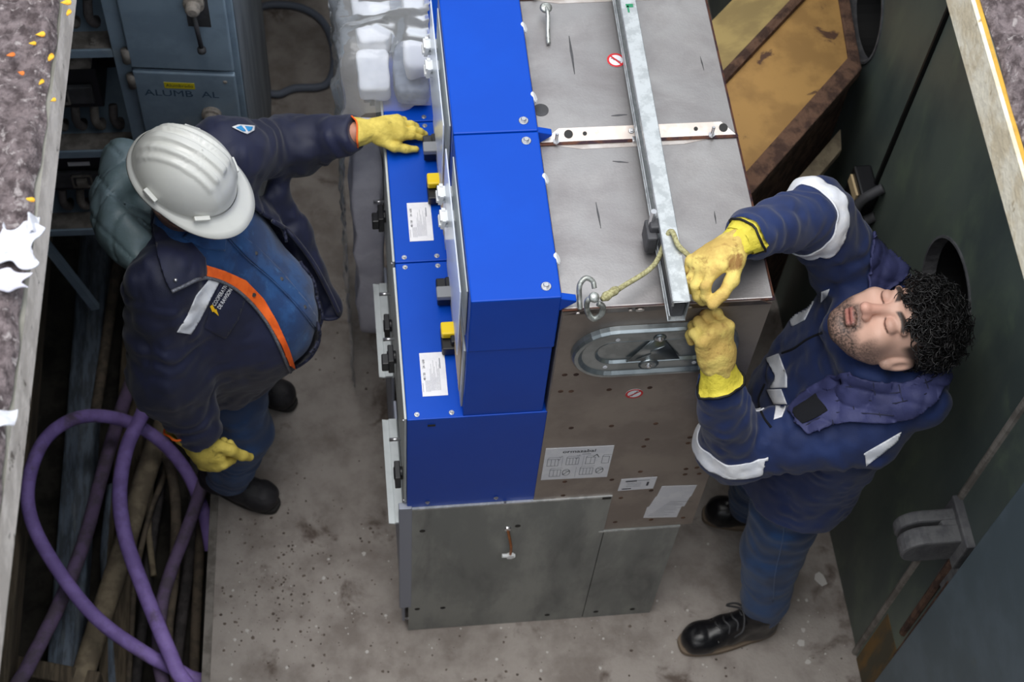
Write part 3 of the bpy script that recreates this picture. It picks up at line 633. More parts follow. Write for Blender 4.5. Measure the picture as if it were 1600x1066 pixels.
# ------------------------------------------------------------------ foam and stretch film round the third cabinet
def lumpy(x0, x1, y0, y1, z0, z1, amp, seed, n=10, ny=24):
    bm = bmesh.new(); bmesh.ops.create_cube(bm, size=1); bmesh.ops.subdivide_edges(bm, edges=bm.edges[:], cuts=n, use_grid_fill=True)
    mb = MB(); vs = []
    for v in bm.verts:
        p = np.array(v.co) * 2; q = np.sign(p) * np.abs(p) ** 1.0; ln = np.linalg.norm(p ** 4) ** .25; p = p / max(1e-6, (np.sum(np.abs(p) ** 8)) ** (1 / 8)) 
        s = np.array([(x0 + x1) / 2 + p[0] * (x1 - x0) / 2, (y0 + y1) / 2 + p[1] * (y1 - y0) / 2, (z0 + z1) / 2 + p[2] * (z1 - z0) / 2])
        d = (float(noise3(s, 11, seed)) - .5) * amp * 1.6 + (float(noise3(s, 31, seed + 1)) - .5) * amp * .8
        vs.append(s + p / np.linalg.norm(p) * d)
    mb.add(vs, [tuple(v.index for v in f.verts) for f in bm.faces]); bm.free(); return mb
G2 = 'white foam blocks under the film'
y3 = 2 * W
mk('foam_block', lumpy(-.062, .022, y3 + .05, y3 + .185, ZL + .018, ZL + .070, .010, 5), M['foam_white'], None, smooth=True, label='short white foam block nearest the outstretched glove, under clear film', cat='foam', group=G2)
mk('foam_block', lumpy(-.062, .035, y3 + .195, 1.62, ZL + .018, ZL + .085, .012, 15), M['foam_white'], None, smooth=True, label='long white foam block under clear film, left of the foam roll', cat='foam', group=G2)
mk('foam_roll', lumpy(.058, .118, y3 + .055, 1.6, ZL + .082, ZL + .150, .016, 25), M['foam_white'], None, smooth=True, label='crumpled white foam roll under shiny film against the blue upper boxes', cat='foam', group=G2)
mk('foam_bag', lumpy(.03, .116, y3 + .04, y3 + .5, ZL + .018, ZL + .072, .01, 35), M['bag_grey'], None, smooth=True, label='smooth grey plastic bag under the film beside the pointing glove', cat='bag')
mk('foam_post', lumpy(-.088, -.012, y3 - .035, y3 + .05, .30, ZL - .01, .014, 45), M['foam_grey'], None, smooth=True, label='upright grey padded foam post at the front of the cabinets', cat='foam')
def filmfn(a, b):
    # a: across, from the top inner edge over the edge and down the front; b: along y
    s = a * 1.75; y = y3 - .004 - .041 * min(1, max(0, (s - .42) / .3)) + (2.3 - y3) * b
    if s < .22: x, z = .118 - s, ZL + .19 - .05 * (s / .22) ** 2
    elif s < .40: t = (s - .22) / .18; x, z = -.102 - .006 * t, ZL + .14 - .16 * t
    else: t = s - .40; x, z = -.102 - .010 * math.sin(t * 2.2), ZL - .02 - t
    if b < .05 and s < .4: z -= (1 - b / .05) * .13
    p = np.array([x, y, z]); q = np.array([x * 1.5 + z * .4, y * 1.2 + z * .35, z])
    r1 = abs(float(noise3(q, 9, 51)) - .5) * 2; r2 = abs(float(noise3(q * np.array([1, 2.2, .6]), 22, 52)) - .5) * 2; r3 = float(noise3(p, 45, 53)) - .5
    d = .045 * (r1 - .25) * (1 if s < .45 else .35) + .018 * (r2 - .25) + .004 * r3
    return (x - d * .7, y, z + d * .7 * (1 if s < .4 else 0))
mb = grid_sheet(filmfn, 90, 110)
mk('stretch_film', mb, M['film'], None, smooth=True, label='crumpled clear stretch film wrapped over the foam and the third cabinet', cat='plastic film')

# ------------------------------------------------------------------ old blue-grey switchboard at the back left
A = math.radians(-6)
sb = root('old_switchboard', (-.355, 1.13, 0), 'old blue-grey steel switchboard with doors and open breaker shelves behind the helmeted worker', 'switchboard')
R2 = Matrix.Rotation(-math.radians(1), 4, 'Z'); R3 = Matrix.Rotation(-math.radians(5), 4, 'Z'); SWING = [0]
def sbp(mb):                                    # local frame: x<0 along the front to the left, y depth, origin at the right front edge
    o = Vector((-.355, 1.13, 0)); h = Vector((-.272, -.008, 0))
    mb.v = [tuple(o + R2 @ ((h + R3 @ (Vector(v) - h)) if SWING[0] else Vector(v))) for v in mb.v]; return mb
def sbk(name, mb, m, parent=sb, **k): return mk(name, sbp(mb), m, parent, **k)
D = .9
sbk('side_panel', MB().box((-.012, .004, .0), (0, D, 1.75)), M['cabinet_side'])
sbk('top_panel', MB().box((-.95, .0, 1.75), (0, D, 1.765)), M['cabinet_blue'])
sbk('back_panel', MB().box((-.95, D - .01, .1), (-.012, D, 1.75)), M['dark_grey'])
fr = MB()
for x0, x1 in ((-.03, 0), (-.315, -.275), (-.95, -.91)): fr.box((x0, -.006, 0), (x1, .03, 1.75))
sbk('front_frame', fr, M['cabinet_blue'], bevel=.003)
for z in (.44, .80, 1.20, 1.58):
    sh = sbk('shelf', MB().box((-.91, -.004, z - .028), (-.315, .004, z)).box((-.91, .004, z - .004), (-.315, .30, z)), M['cabinet_blue'], bevel=.002)
    mk('shelf_dust', sbp(MB().box((-.905, .002, z), (-.317, .06, z + .0015))), M['dust_grey'], sh)
    mk('shelf_bolt', sbp(MB().lathe((-.36, .02, z), (0, 0, 1), [(.012, 0), (.012, .008), (.007, .008), (.007, .016)], 6)), M['dust_grey'], sh)
def sb_door(z0, z1, lever):
    SWING[0] = 1
    d = sbk('door', MB().box((-.272, -.024, z0), (-.012, -.008, z1)), M['cabinet_blue'], bevel=.004)
    for z in (z0 + .04, z1 - .04): mk('door_hinge', sbp(MB().cyl((-.279, -.02, z - .022), (-.279, -.02, z + .022), .011, 12)), M['dust_grey'], d, smooth=True)
    kz = (z0 + z1) / 2 + (.06 if lever else .02)
    mb = MB(); mb.lathe((-.085, -.024, kz), (0, -1, 0), [(.026, 0), (.026, .014), (.018, .016), (.018, .034), (.012, .04)], 20); k = mk('door_knob', sbp(mb), M['knob_dusty'], d, bevel=.001)
    if lever:
        mb = MB(); mb.cyl((-.085, -.052, kz), (-.078, -.055, kz - .128), .0058, 10); mb.lathe((-.078, -.055, kz - .136), (0, 0, 1), [(.004, -.012), (.011, -.006), (.011, .004), (.004, .011)], 14)
        mk('lever', sbp(mb), M['dark_grey'], k, smooth=True)
        mk('lever_plate', sbp(MB().box((-.108, -.0255, kz - .085), (-.052, -.0235, kz + .05))), M['panel_beige'] if 0 else M['dark_grey'], d)
    else: mk('lever', sbp(MB().cyl((-.085, -.05, kz), (-.088, -.056, kz - .035), .0085, 10)), M['dark_grey'], k)
    return d
dA = sb_door(1.155, 1.53, True); dB = sb_door(.80, 1.14, False); dC = sb_door(.44, .785, False)
pl = MB().box((-.196, -.0252, 1.083), (-.118, -.0242, 1.105)); text_on(pl, 'Alumbrado', (-.157, -.0252, 1.094), (1, 0, 0), (0, 0, 1), .0155, 1, off=.0004)
mk('name_plate', sbp(pl), [M['label_yellow'], M['ink']], dB)
mb = MB(); text_on(mb, 'ALUMB  AL', (-.155, -.0243, 1.062), (1, 0, 0), (0, 0, 1), .034, 0, off=.0003, sx=1.15); mk('pencil_lettering', sbp(mb), M['pencil'], dB)
mb = MB(); mb.lathe((-.028 - .01, -.0242, 1.115), (0, -1, 0), [(.006, 0), (.004, .003)], 8); mk('lock_screw', sbp(mb), M['dust_grey'], dB)
SWING[0] = 0
# breakers, busbars and cables in the open cells
for i, z in enumerate((.44, .80, 1.20)):
    for j, x in enumerate((-.56, -.36)[:2] if i != 2 else (-.56,)):
        xo = x - .02; zz = z
        if j == 1: continue
        br = sbk('breaker', MB().box((xo - .02, .05, zz + .12), (xo + .20, .20, zz + .27)), M['black_plastic'], bevel=.004)
        mk('breaker_face', sbp(MB().box((xo + .0, .036, zz + .15), (xo + .18, .05, zz + .215))), M['dark_grey'], br, bevel=.003)
        mk('toggle', sbp(MB().box((xo + .075, .02, zz + .165), (xo + .105, .036, zz + .195))), M['dust_grey'], br, bevel=.003)
        mk('toggle_frame', sbp(MB().box((xo + .062, .030, zz + .155), (xo + .118, .037, zz + .16)).box((xo + .062, .030, zz + .203), (xo + .118, .037, zz + .208)).box((xo + .062, .03, zz + .155), (xo + .066, .037, zz + .208)).box((xo + .114, .03, zz + .155), (xo + .118, .037, zz + .208))), M['dust_grey'], br)
        mk('breaker_label', sbp(MB().box((xo + .06, .047, zz + .235), (xo + .12, .0495, zz + .25))), M['paper'], br)
        mk('breaker_top', sbp(MB().box((xo - .01, .05, zz + .27), (xo + .19, .19, zz + .30))), M['dust_grey'], br, bevel=.004)
    for k in range(5):
        xx = -.56 + k * .05
        sbk('busbar', MB().tube(spline([(xx, .06, z + .115), (xx - .003, .045, z + .07), (xx + .006, .06, z + .03), (xx, .1, z + .002)]), .012, 8), M['dust_grey'] if k % 2 else M['black_cable'], smooth=True)
sbk('strut', MB().box((-.62, .0, .0), (-.595, .02, .45), rot=Matrix.Rotation(math.radians(-14), 3, 'Y')), M['cabinet_blue'])

# blue-grey hose looped on the floor behind
mb = MB(); mb.tube(spline([P(a, b, z=.016) for a, b in ((400, 12), (430, 7), (470, 12), (503, 32), (519, 66), (522, 100), (514, 126), (498, 136), (460, 138), (436, 147), (414, 144), (404, 136))]), .0135, 8)
mk('hose', mb, M['grey_cable'], None, smooth=True, label='thin blue-grey cable looped on the dusty floor beside the old switchboard', cat='cable')

# ------------------------------------------------------------------ rusty yellow steel hood behind the cabinets
zt = 1.2
a0, a1 = Vector(P(1353, 80, z=zt)), Vector(P(1165, 292, z=zt)); dr = (a1 - a0).normalized(); nr = Vector((-dr.y, dr.x, 0)); nr = nr if nr.x < 0 else -nr   # nr points to the left/back
if a0.x > 1.245: a0 = a0 + dr * ((1.245 - a0.x) / dr.x)
a1 = a1 + dr * .08
yd = root('steel_hood', ((a0 + a1) / 2).to_tuple()[:2] + (0.0,), 'rusty yellow painted steel hood with flaking edges between the tanks and green wall', 'hood')
Wd = .23
SK = 1.25
def hp(t, s, z): return a0 * (1 - t) + a1 * t + (nr - dr * SK) * s + Vector((0, 0, z - zt))
mb = MB(); mb.prism([hp(0, .012, zt), hp(1, .012, zt), hp(1, Wd, zt + .01), hp(0, Wd, zt + .01)], (0, 0, -.012)); mk('top_plate', mb, M['hood_yellow'], yd, bevel=.002)
mb = MB(); mb.prism([hp(0, Wd, zt + .008), hp(1, Wd, zt + .008), hp(1, Wd + .18, zt - .10), hp(0, Wd + .18, zt - .10)], (0, 0, -.01)); mk('side_plate', mb, M['hood_pale'], yd, bevel=.002)
mb = MB(); mb.prism([hp(0, -.026, zt + .012), hp(1, -.026, zt + .012), hp(1, .022, zt + .012), hp(0, .022, zt + .012)], (0, 0, -.035)); mk('edge_flange', mb, M['rust'], yd, bevel=.003)
mb = MB(); mb.prism([hp(.0, .0, zt + .010), hp(.075, .0, zt + .010), hp(.075, Wd, zt + .018), hp(.0, Wd, zt + .018)], (0, 0, -.03)); mk('end_flange', mb, M['rust'], yd, bevel=.003)
mb = MB(); mb.tube([hp(0, Wd, zt + .016), hp(1, Wd, zt + .016)], .015, 6); mk('ridge_seam', mb, M['rust'], yd)
mb = MB(); mb.prism([hp(0, -.004, zt - .02), hp(1, -.004, zt - .02), hp(1, -.004, .0), hp(0, -.004, .0)], nr * .012); mk('side_wall', mb, M['rust'], yd)
mb = MB(); mb.prism([hp(.0, Wd + .18, zt - .1), hp(1, Wd + .18, zt - .1), hp(1, Wd + .18, 0), hp(0, Wd + .18, 0)], nr * -.012); mk('side_wall', mb, M['hood_pale'], yd)
mb = MB(); mb.prism([hp(.02, -.07, zt - .22), hp(1, -.07, zt - .22), hp(1, -.035, zt - .2), hp(.02, -.035, zt - .2)], (0, 0, -.03)); mk('lower_rail', mb, M['conduit'], yd, bevel=.003)

# ------------------------------------------------------------------ cable trench
ZB = -.56
mk('duct', MB().prism([(-1.13, -2.4, -.46), (-1.03, -2.4, -.46), (-1.03, -2.4, -.38), (-1.08, -2.4, -.365), (-1.13, -2.4, -.38)], (.095, 4.7, 0)), M['duct'], None, bevel=.01, label='blue-grey metal duct running along the cable trench', cat='duct')
mk('wooden_beam', MB().prism([(-1.239, -2.4, -.30), (-1.18, -2.4, -.30), (-1.18, -2.4, -.2), (-1.239, -2.4, -.2)], (.07, 4.9, 0)), M['wood_dark'], None, bevel=.006, label='dark wooden beam along the left side of the trench, under the slab edge', cat='beam')
mk('wooden_plank', MB().prism([(-1.0, -2.0, -.46), (-.91, -2.0, -.46), (-.91, -2.0, -.43), (-1.0, -2.0, -.43)], (.14, 4.1, .05)), M['wood_dark'], None, bevel=.004, label='long brown plank lying between the duct and the pale conduit', cat='plank')
mk('cross_beam', MB().box((-1.24, .05, -.37), (-.905, .105, -.30), rot=Matrix.Rotation(math.radians(-16), 3, 'Z')), M['wood_dark'], None, bevel=.006, label='short dark beam lying across the near left end of the trench', cat='beam')
def cable(name, px, z, r, m, label, group=None, cat='cable'):
    zs = z if isinstance(z, (list, tuple)) else [z] * len(px)
    pts = [P(a, b, z=zz) for (a, b), zz in zip(px, zs)]
    for e in (0, -1):                                   # run on past the frame, along the trench
        if px[e][1] >= 1000:
            n_ = 1 if e == 0 else -2; sl = np.clip((pts[e][0] - pts[n_][0]) / min(-.02, pts[e][1] - pts[n_][1]), -.4, .4)
            ex = [pts[e] + np.array((np.clip(-sl * k, -.12, .12), -k, -.04 * k)) for k in (.35, .9, 1.6)]
            for q_ in ex: q_[0] = np.clip(q_[0], -1.09, -.68)
            pts = ex[::-1] + pts if e == 0 else pts + ex
    mb = MB(); mb.tube(spline(pts, 10), r, 12); return mk(name, mb, m, None, smooth=True, label=label, cat=cat, group=group)
cable('conduit_pipe', [(110, 1120), (150, 990), (195, 850), (235, 720), (285, 590), (300, 520)], [-.33, -.33, -.33, -.33, -.335, -.34], .035, M['conduit'], 'thick pale beige conduit pipe slanting through the trench', cat='pipe')
GP = 'purple cables in the trench'
cable('purple_cable', [(238, 600), (222, 648), (198, 700), (187, 770), (196, 840), (222, 915), (250, 985), (275, 1045), (300, 1110)], [-.06, -.02, 0, .0, -.02, -.04, -.06, -.08, -.1], .0225, M['purple_cable'], 'bright purple cable hanging from under the sleeve in a long curve to the bottom edge', GP)
cable('purple_cable', [(330, 860), (318, 800), (290, 735), (245, 685), (190, 656), (125, 652), (72, 685), (45, 750), (50, 815), (90, 890), (150, 965), (225, 1020), (290, 1055), (350, 1100)], [-.35, -.3, -.26, -.2, -.14, -.08, -.04, -.03, -.05, -.08, -.11, -.13, -.15, -.18], .021, M['purple_cable'], 'purple cable making the big open loop at the left of the trench', GP)
cable('purple_cable', [(10, 1120), (45, 1040), (90, 950), (130, 850), (160, 740), (190, 640), (225, 540), (260, 440)], [-.16, -.17, -.2, -.25, -.28, -.30, -.32, -.33], .022, M['purple_dusty'], 'dusty purple-brown cable rising from the bottom left corner behind the loop', GP)
cable('purple_cable', [(262, 1110), (248, 1030), (252, 950), (268, 890), (295, 820), (322, 740), (335, 680)], [-.22, -.2, -.2, -.2, -.2, -.22, -.26], .020, M['purple_dusty'], 'dusty purple cable bending up against the concrete floor edge', GP)
GD = 'dark dusty cables in the trench'
for i, (px, r, m, lb) in enumerate((
    ([(208, 1100), (225, 960), (240, 830), (262, 700), (270, 600)], .016, 'black_cable', 'dark dusty cable running straight along the trench, left of the middle'),
    ([(268, 1100), (285, 960), (300, 840), (305, 720), (300, 620)], .018, 'black_cable', 'dark dusty cable close to the floor edge, right of the trench middle'),
    ([(300, 1100), (306, 980), (312, 860), (318, 760)], .016, 'brown_cable', 'brownish cable lying nearest to the concrete floor edge'),
    ([(178, 1100), (172, 950), (168, 860), (178, 760)], .022, 'duct', 'bluish cable beside the pale conduit pipe'),
    ([(240, 900), (232, 820), (238, 745), (252, 690), (248, 630), (235, 570)], .010, 'conduit', 'thin tan cable curling beside the bright purple cable'),
    ([(205, 1000), (212, 900), (235, 800), (258, 735), (255, 670), (240, 600)], .009, 'brown_cable', 'thin brown cable weaving past the bright purple cable'),
    ([(228, 560), (212, 470), (205, 420), (216, 380)], .010, 'conduit', 'thin tan cable end showing behind the sleeve'),
    ([(150, 640), (165, 540), (178, 450), (190, 380)], .018, 'brown_cable', 'brown cable at the far end of the trench, beside the wooden beam'))):
    cable('trench_cable', px, [-.46 + .012 * i] * len(px), r, M[m], lb, GD)
cable('trench_cable', [(280, 1100), (262, 1000), (272, 900), (275, 800), (268, 740), (250, 690)], -.33, .017, M['brown_cable'], 'brown dusty cable bowing through the middle of the trench', GD)

# ------------------------------------------------------------------ litter: crumbs on the floor, leaves and scraps on the roof
def crumbs(n, fn, r0, r1, flat=.6):
    mb = MB()
    for _ in range(n):
        x, y, z = fn(); r = r0 + (r1 - r0) * random.random() ** 2.5; a = random.random() * 6.28; k = 5
        vs = [(x + math.cos(a + 6.283 * j / k) * r * random.uniform(.6, 1.1), y + math.sin(a + 6.283 * j / k) * r * random.uniform(.6, 1.1), z) for j in range(k)] + [(x + random.uniform(-.3, .3) * r, y, z + r * flat)]
        mb.add(vs, [(j, (j + 1) % k, k) for j in range(k)])
    return mb
def onfloor():
    u = random.random()
    if u < .5: px, py = random.gauss(440, 75), random.gauss(900, 65)
    elif u < .75: px, py = random.uniform(330, 1340), random.uniform(960, 1066)
    else: px, py = random.uniform(330, 640), random.uniform(420, 1066)
    p = P(px, py, z=.0)
    if p[0] < edge_x(p[1]) + .03 or p[0] > 1.26: return onfloor()
    return (p[0], p[1], 0)
mk('floor_crumbs', crumbs(560, onfloor, .0012, .0062), M['crumb'], floor, kind='stuff')
def onfloor2():
    p = P(random.uniform(330, 1335), random.gauss(960, 70), z=0)
    return (p[0], p[1], 0) if edge_x(p[1]) + .03 < p[0] < 1.26 else onfloor2()
mk('paint_chips', crumbs(170, onfloor2, .0015, .007, .3), M['chip'], floor, kind='stuff')
for px, py, r in ((1282, 905, .022), (1252, 1005, .014), (1262, 1035, .010), (1255, 985, .008)):
    mb = MB(); p = P(px, py, z=0); vs = [(p[0] + r * random.uniform(.6, 1.1) * math.cos(a), p[1] + r * random.uniform(.6, 1.1) * math.sin(a), .0) for a in np.linspace(0, 6.28, 9)[:-1]]
    mb.prism(vs, (0, 0, .0015)); mk('paint_chip', mb, M['chip'], floor)
def leaf(px, py, r, m, lb):
    p = P(px, py, z=ZT + .035); a = random.random() * 6.28; mb = MB(); vs = []
    for k in range(10):
        t = 2 * math.pi * k / 10; u = r * math.cos(t); v = r * .55 * math.sin(t) * (1 - .25 * math.cos(t)); vs.append((p[0] + u * math.cos(a) - v * math.sin(a), p[1] + u * math.sin(a) + v * math.cos(a), p[2] + .002 * math.sin(2 * t)))
    n = len(vs); vs += [(x, y, z + .0012) for x, y, z in vs]; mb.add(vs, [tuple(range(n))[::-1], tuple(range(n, 2 * n))] + [(i, (i + 1) % n, (i + 1) % n + n, i + n) for i in range(n)])
    mk('fallen_leaf', mb, m, None, label=lb, cat='leaf', group='fallen leaves on the roof')
for px, py, r, m, lb in ((103, 4, .009, 'leaf_yellow', 'yellow leaf topmost on the roof slab, right at the frame edge'), (108, 20, .007, 'leaf_yellow', 'small yellow leaf at the slab edge just under the topmost one'),
    (63, 54, .008, 'leaf_yellow', 'bright yellow leaf amid the grit near the top of the roof slab'), (51, 68, .006, 'leaf_yellow', 'pale yellow leaf fragment just below the bright one'),
    (17, 86, .007, 'leaf_orange', 'orange leaf fragment on the left of the roof slab'), (33, 114, .006, 'leaf_orange', 'reddish leaf fragment lying below the orange one'), (80, 90, .008, 'leaf_yellow', 'dull yellow leaf near the plaster edge of the roof slab'),
    (65, 129, .006, 'leaf_yellow', 'small yellow leaf in the middle of the slab, below the red fragment'), (83, 157, .005, 'leaf_yellow', 'tiny yellow leaf beside the plaster edge of the slab'), (48, 312, .007, 'leaf_yellow', 'yellow leaf lowest on the slab, above the crumpled white plastic')):
    leaf(px, py, r, M[m], lb)
def scrap(px, py, w_, h_, seed, m, lb):
    c = P(px, py, z=ZT + .045)
    def fn(a, b):
        if w_ < .04: return (c[0] + (a - .5) * w_, c[1] + (b - .5) * h_ + .3 * (a - .5) * w_, c[2] + .01 * math.sin(3 * a + 2 * b))
        x, y = c[0] + (a - .5) * w_, c[1] + (b - .5) * h_; e = 1 + .3 * math.sin(9 * a + 5 * b)
        return (c[0] + (a - .5) * w_ * e, c[1] + (b - .5) * h_ * (1 + .25 * math.sin(8 * a + seed)), c[2] + float(noise3(np.array([x, y, seed]), 40, seed)) * .012 + float(noise3(np.array([x, y, seed]), 90, seed)) * .006 - .006)
    o = mk('plastic_scrap', grid_sheet(fn, 16, 16), m, None, label=lb, cat='scrap', smooth=False); s_ = o.modifiers.new('t', 'SOLIDIFY'); s_.thickness = .002
scrap(26, 385, .06, .07, 71, M['scrap_white'], 'crumpled white plastic scrap lying on the left roof slab')
scrap(14, 440, .05, .03, 73, M['foam_grey'], 'flat grey strip of plastic below the crumpled white scrap')
scrap(6, 655, .03, .03, 75, M['scrap_white'], 'small white paper scrap at the left frame edge')
scrap(52, 350, .012, .035, 77, M['scrap_white'], 'thin white scrap beside the crumpled plastic at the plaster edge')

# ------------------------------------------------------------------ distance-field modelling for people
def V3(*a): return np.array(a, np.float32)
def nrm(v): v = np.asarray(v, np.float32); return v / np.linalg.norm(v)
class SDF:
    def __init__(s, lo, hi, h):
        s.lo = np.array(lo, np.float32); s.h = h; s.n = np.ceil((np.array(hi) - s.lo) / h).astype(int) + 1
        s.D = np.full(s.n, .25, np.float32)
    def win(s, lo, hi):
        a = np.clip(np.floor((np.array(lo) - s.lo) / s.h).astype(int), 0, s.n); b = np.clip(np.ceil((np.array(hi) - s.lo) / s.h).astype(int) + 1, 0, s.n)
        sl = tuple(slice(i, j) for i, j in zip(a, b))
        g = [s.lo[i] + s.h * np.arange(a[i], b[i], dtype=np.float32) for i in range(3)]
        return sl, np.stack(np.meshgrid(*g, indexing='ij'), -1)
    def put(s, fn, lo, hi, k=.02, sub=False):
        m = k + 3 * s.h; sl, p = s.win(np.array(lo) - m, np.array(hi) + m)
        if p.size == 0: return s
        d = fn(p); a = s.D[sl]
        if sub: a, d = -a, d
        if k > 0:
            h = np.clip(.5 + .5 * (d - a) / k, 0, 1); r = d * (1 - h) + a * h - k * h * (1 - h)
        else: r = np.minimum(a, d)
        s.D[sl] = -r if sub else r; return s
    def cone(s, a, b, ra, rb, k=.02, sub=False, fold=None):
        a = V3(*a); b = V3(*b); ba = b - a; L2 = float(ba @ ba); R = max(ra, rb) + (fold[0] * 2 if fold else 0)
        def fn(p):
            pa = p - a; t = np.clip((pa @ ba) / L2, 0, 1); r = ra + (rb - ra) * t
            if fold:
                amp, lam, seed = fold; L = math.sqrt(L2); w_ = noise3(p, 14, seed)
                r = r + amp * np.sin(6.283 * (t * L / lam + 1.6 * w_)) * (.35 + .9 * noise3(p, 8, seed + 1))
            return np.linalg.norm(pa - t[..., None] * ba, axis=-1) - r
        return s.put(fn, np.minimum(a, b) - R, np.maximum(a, b) + R, k, sub)
    def chain(s, pts, rs, k=.02, fold=None, sub=False):
        for i in range(len(pts) - 1): s.cone(pts[i], pts[i + 1], rs[i], rs[i + 1], k, sub, fold)
        return s
    def ell(s, c, r, ax=None, k=.02, sub=False):
        c = V3(*c); r = V3(*r); A = np.eye(3, dtype=np.float32) if ax is None else np.array(ax, np.float32)
        def fn(p):
            q = (p - c) @ A.T; k0 = np.linalg.norm(q / r, axis=-1); k1 = np.linalg.norm(q / (r * r), axis=-1) + 1e-9
            return k0 * (k0 - 1) / k1
        R = r.max(); return s.put(fn, c - R, c + R, k, sub)
    def torso(s, lv, F, L, k=.02):
        """elliptical stack: lv = rows of (z, cx, cy, rF, rL)"""
        lv = np.array(lv, np.float32); F = V3(*F); L = V3(*L); z0, z1 = lv[0, 0], lv[-1, 0]; R = lv[:, 3:].max() + .02
        def fn(p):
            z = np.clip(p[..., 2], z0, z1); cx, cy, rf, rl = (np.interp(z, lv[:, 0], lv[:, i]).astype(np.float32) for i in (1, 2, 3, 4))
            x = p[..., 0] - cx; y = p[..., 1] - cy; a = x * F[0] + y * F[1]; b = x * L[0] + y * L[1]
            k0 = np.sqrt((a / rf) ** 2 + (b / rl) ** 2); k1 = np.sqrt((a / rf ** 2) ** 2 + (b / rl ** 2) ** 2) + 1e-9
            d = k0 * (k0 - 1) / k1; dz = np.abs(p[..., 2] - z)
            return np.where(dz > 0, np.sqrt(np.maximum(d, 0) ** 2 + dz ** 2), d)
        lo = V3(lv[:, 1].min() - R, lv[:, 2].min() - R, z0); hi = V3(lv[:, 1].max() + R, lv[:, 2].max() + R, z1)
        return s.put(fn, lo, hi, k)
    def rumple(s, amp, sc, seed, stretch=(1, 1, 1), ridge=False):
        m = np.abs(s.D) < .03; idx = np.argwhere(m); p = s.lo + idx * s.h
        n = noise3(p * np.array(stretch, np.float32), sc, seed) - .5
        if ridge: n = .5 - 2 * np.abs(n)
        s.D[m] += (amp * 2 * n).astype(np.float32); return s
    def field(s, fn, band=.03):
        m = np.abs(s.D) < band; idx = np.argwhere(m); s.D[m] += fn(s.lo + idx * s.h).astype(np.float32); return s
    def clip(s, p, n):
        """keep the side of the plane that n points away from"""
        g = [s.lo[i] + s.h * np.arange(s.n[i], dtype=np.float32) for i in range(3)]
        d = (g[0][:, None, None] - p[0]) * n[0] + (g[1][None, :, None] - p[1]) * n[1] + (g[2][None, None, :] - p[2]) * n[2]
        s.D = np.maximum(s.D, d.astype(np.float32)); return s
    def mesh(s):
        D = s.D; ins = D < 0; nx, ny, nz = D.shape
        cnt = np.zeros((nx - 1, ny - 1, nz - 1), np.int8)
        cs = [(i, j, k) for i in (0, 1) for j in (0, 1) for k in (0, 1)]
        for i, j, k in cs: cnt += ins[i:nx - 1 + i, j:ny - 1 + j, k:nz - 1 + k]
        act = (cnt > 0) & (cnt < 8); cells = np.argwhere(act); ids = np.full(act.shape, -1, np.int64); ids[act] = np.arange(len(cells))
        acc = np.zeros((len(cells), 3)); num = np.zeros(len(cells))
        val = {c: D[cells[:, 0] + c[0], cells[:, 1] + c[1], cells[:, 2] + c[2]] for c in cs}
        for c in cs:
            for ax in range(3):
                if c[ax]: continue
                d = list(c); d[ax] = 1; a, b = val[c], val[tuple(d)]; x = (a < 0) != (b < 0)
                t = a / (a - b + 1e-12); p = np.tile(np.array(c, float), (len(cells), 1)); p[:, ax] = t; acc[x] += p[x]; num[x] += 1
        v = s.lo + (cells + acc / num[:, None]) * s.h; faces = []
        for ax in range(3):
            a = [slice(1, -1)] * 3; b = [slice(1, -1)] * 3; a[ax] = slice(0, -1); b[ax] = slice(1, None)
            A, B = ins[tuple(a)], ins[tuple(b)]; o1, o2 = [(1, 2), (2, 0), (0, 1)][ax]
            for m, rev in ((A & ~B, False), (~A & B, True)):
                e = np.argwhere(m)
                if not len(e): continue
                off = np.array([1, 1, 1]); off[ax] = 0; e = e + off; q = []
                for d1, d2 in ((-1, -1), (0, -1), (0, 0), (-1, 0)):
                    f = e.copy(); f[:, o1] += d1; f[:, o2] += d2; q.append(ids[f[:, 0], f[:, 1], f[:, 2]])
                q = np.stack(q, 1); faces.append(q[:, ::-1] if rev else q)
        f = np.concatenate(faces); f = f[(f >= 0).all(1)]; return v.astype(np.float32), f
def relax(v, f, n=1, lam=.5):
    e = np.concatenate([f[:, [0, 1]], f[:, [1, 2]], f[:, [2, 3]], f[:, [3, 0]]]); e = np.concatenate([e, e[:, ::-1]])
    deg = np.bincount(e[:, 0], minlength=len(v))[:, None] + 1e-9
    for _ in range(n):
        acc = np.stack([np.bincount(e[:, 0], weights=v[e[:, 1], i], minlength=len(v)) for i in range(3)], 1); v = v + lam * (acc / deg - v)
    return v
def mk_np(name, v, f, mats, parent, smooth=True, col=None, label=None):
    org = np.array(wloc(parent)) if parent is not None else np.zeros(3)
    me = bpy.data.meshes.new(name); v = np.asarray(v) - org; nf = len(f); w_ = f.shape[1]
    me.vertices.add(len(v)); me.vertices.foreach_set('co', v.astype(np.float32).ravel())
    me.loops.add(nf * w_); me.loops.foreach_set('vertex_index', f.astype(np.int32).ravel())
    me.polygons.add(nf); me.polygons.foreach_set('loop_start', np.arange(0, nf * w_, w_, dtype=np.int32))
    me.polygons.foreach_set('use_smooth', np.full(nf, smooth)); me.update(calc_edges=True); me.validate()
    if col is not None:
        a = me.color_attributes.new('Col', 'FLOAT_COLOR', 'POINT'); a.data.foreach_set('color', np.concatenate([col, np.ones((len(col), 1))], 1).astype(np.float32).ravel())
    o = link_mesh(name, me, mats, parent)
    if parent is None: pass
    if label: o['label'] = label
    return o
def bvh_of(*vf):
    vs = []; fs = []
    for v, f in vf: n = len(vs); vs += [tuple(map(float, q)) for q in v]; fs += [tuple(int(i) + n for i in q) for q in f]
    return BVHTree.FromPolygons(vs, fs)
CV = Vector(CAM)
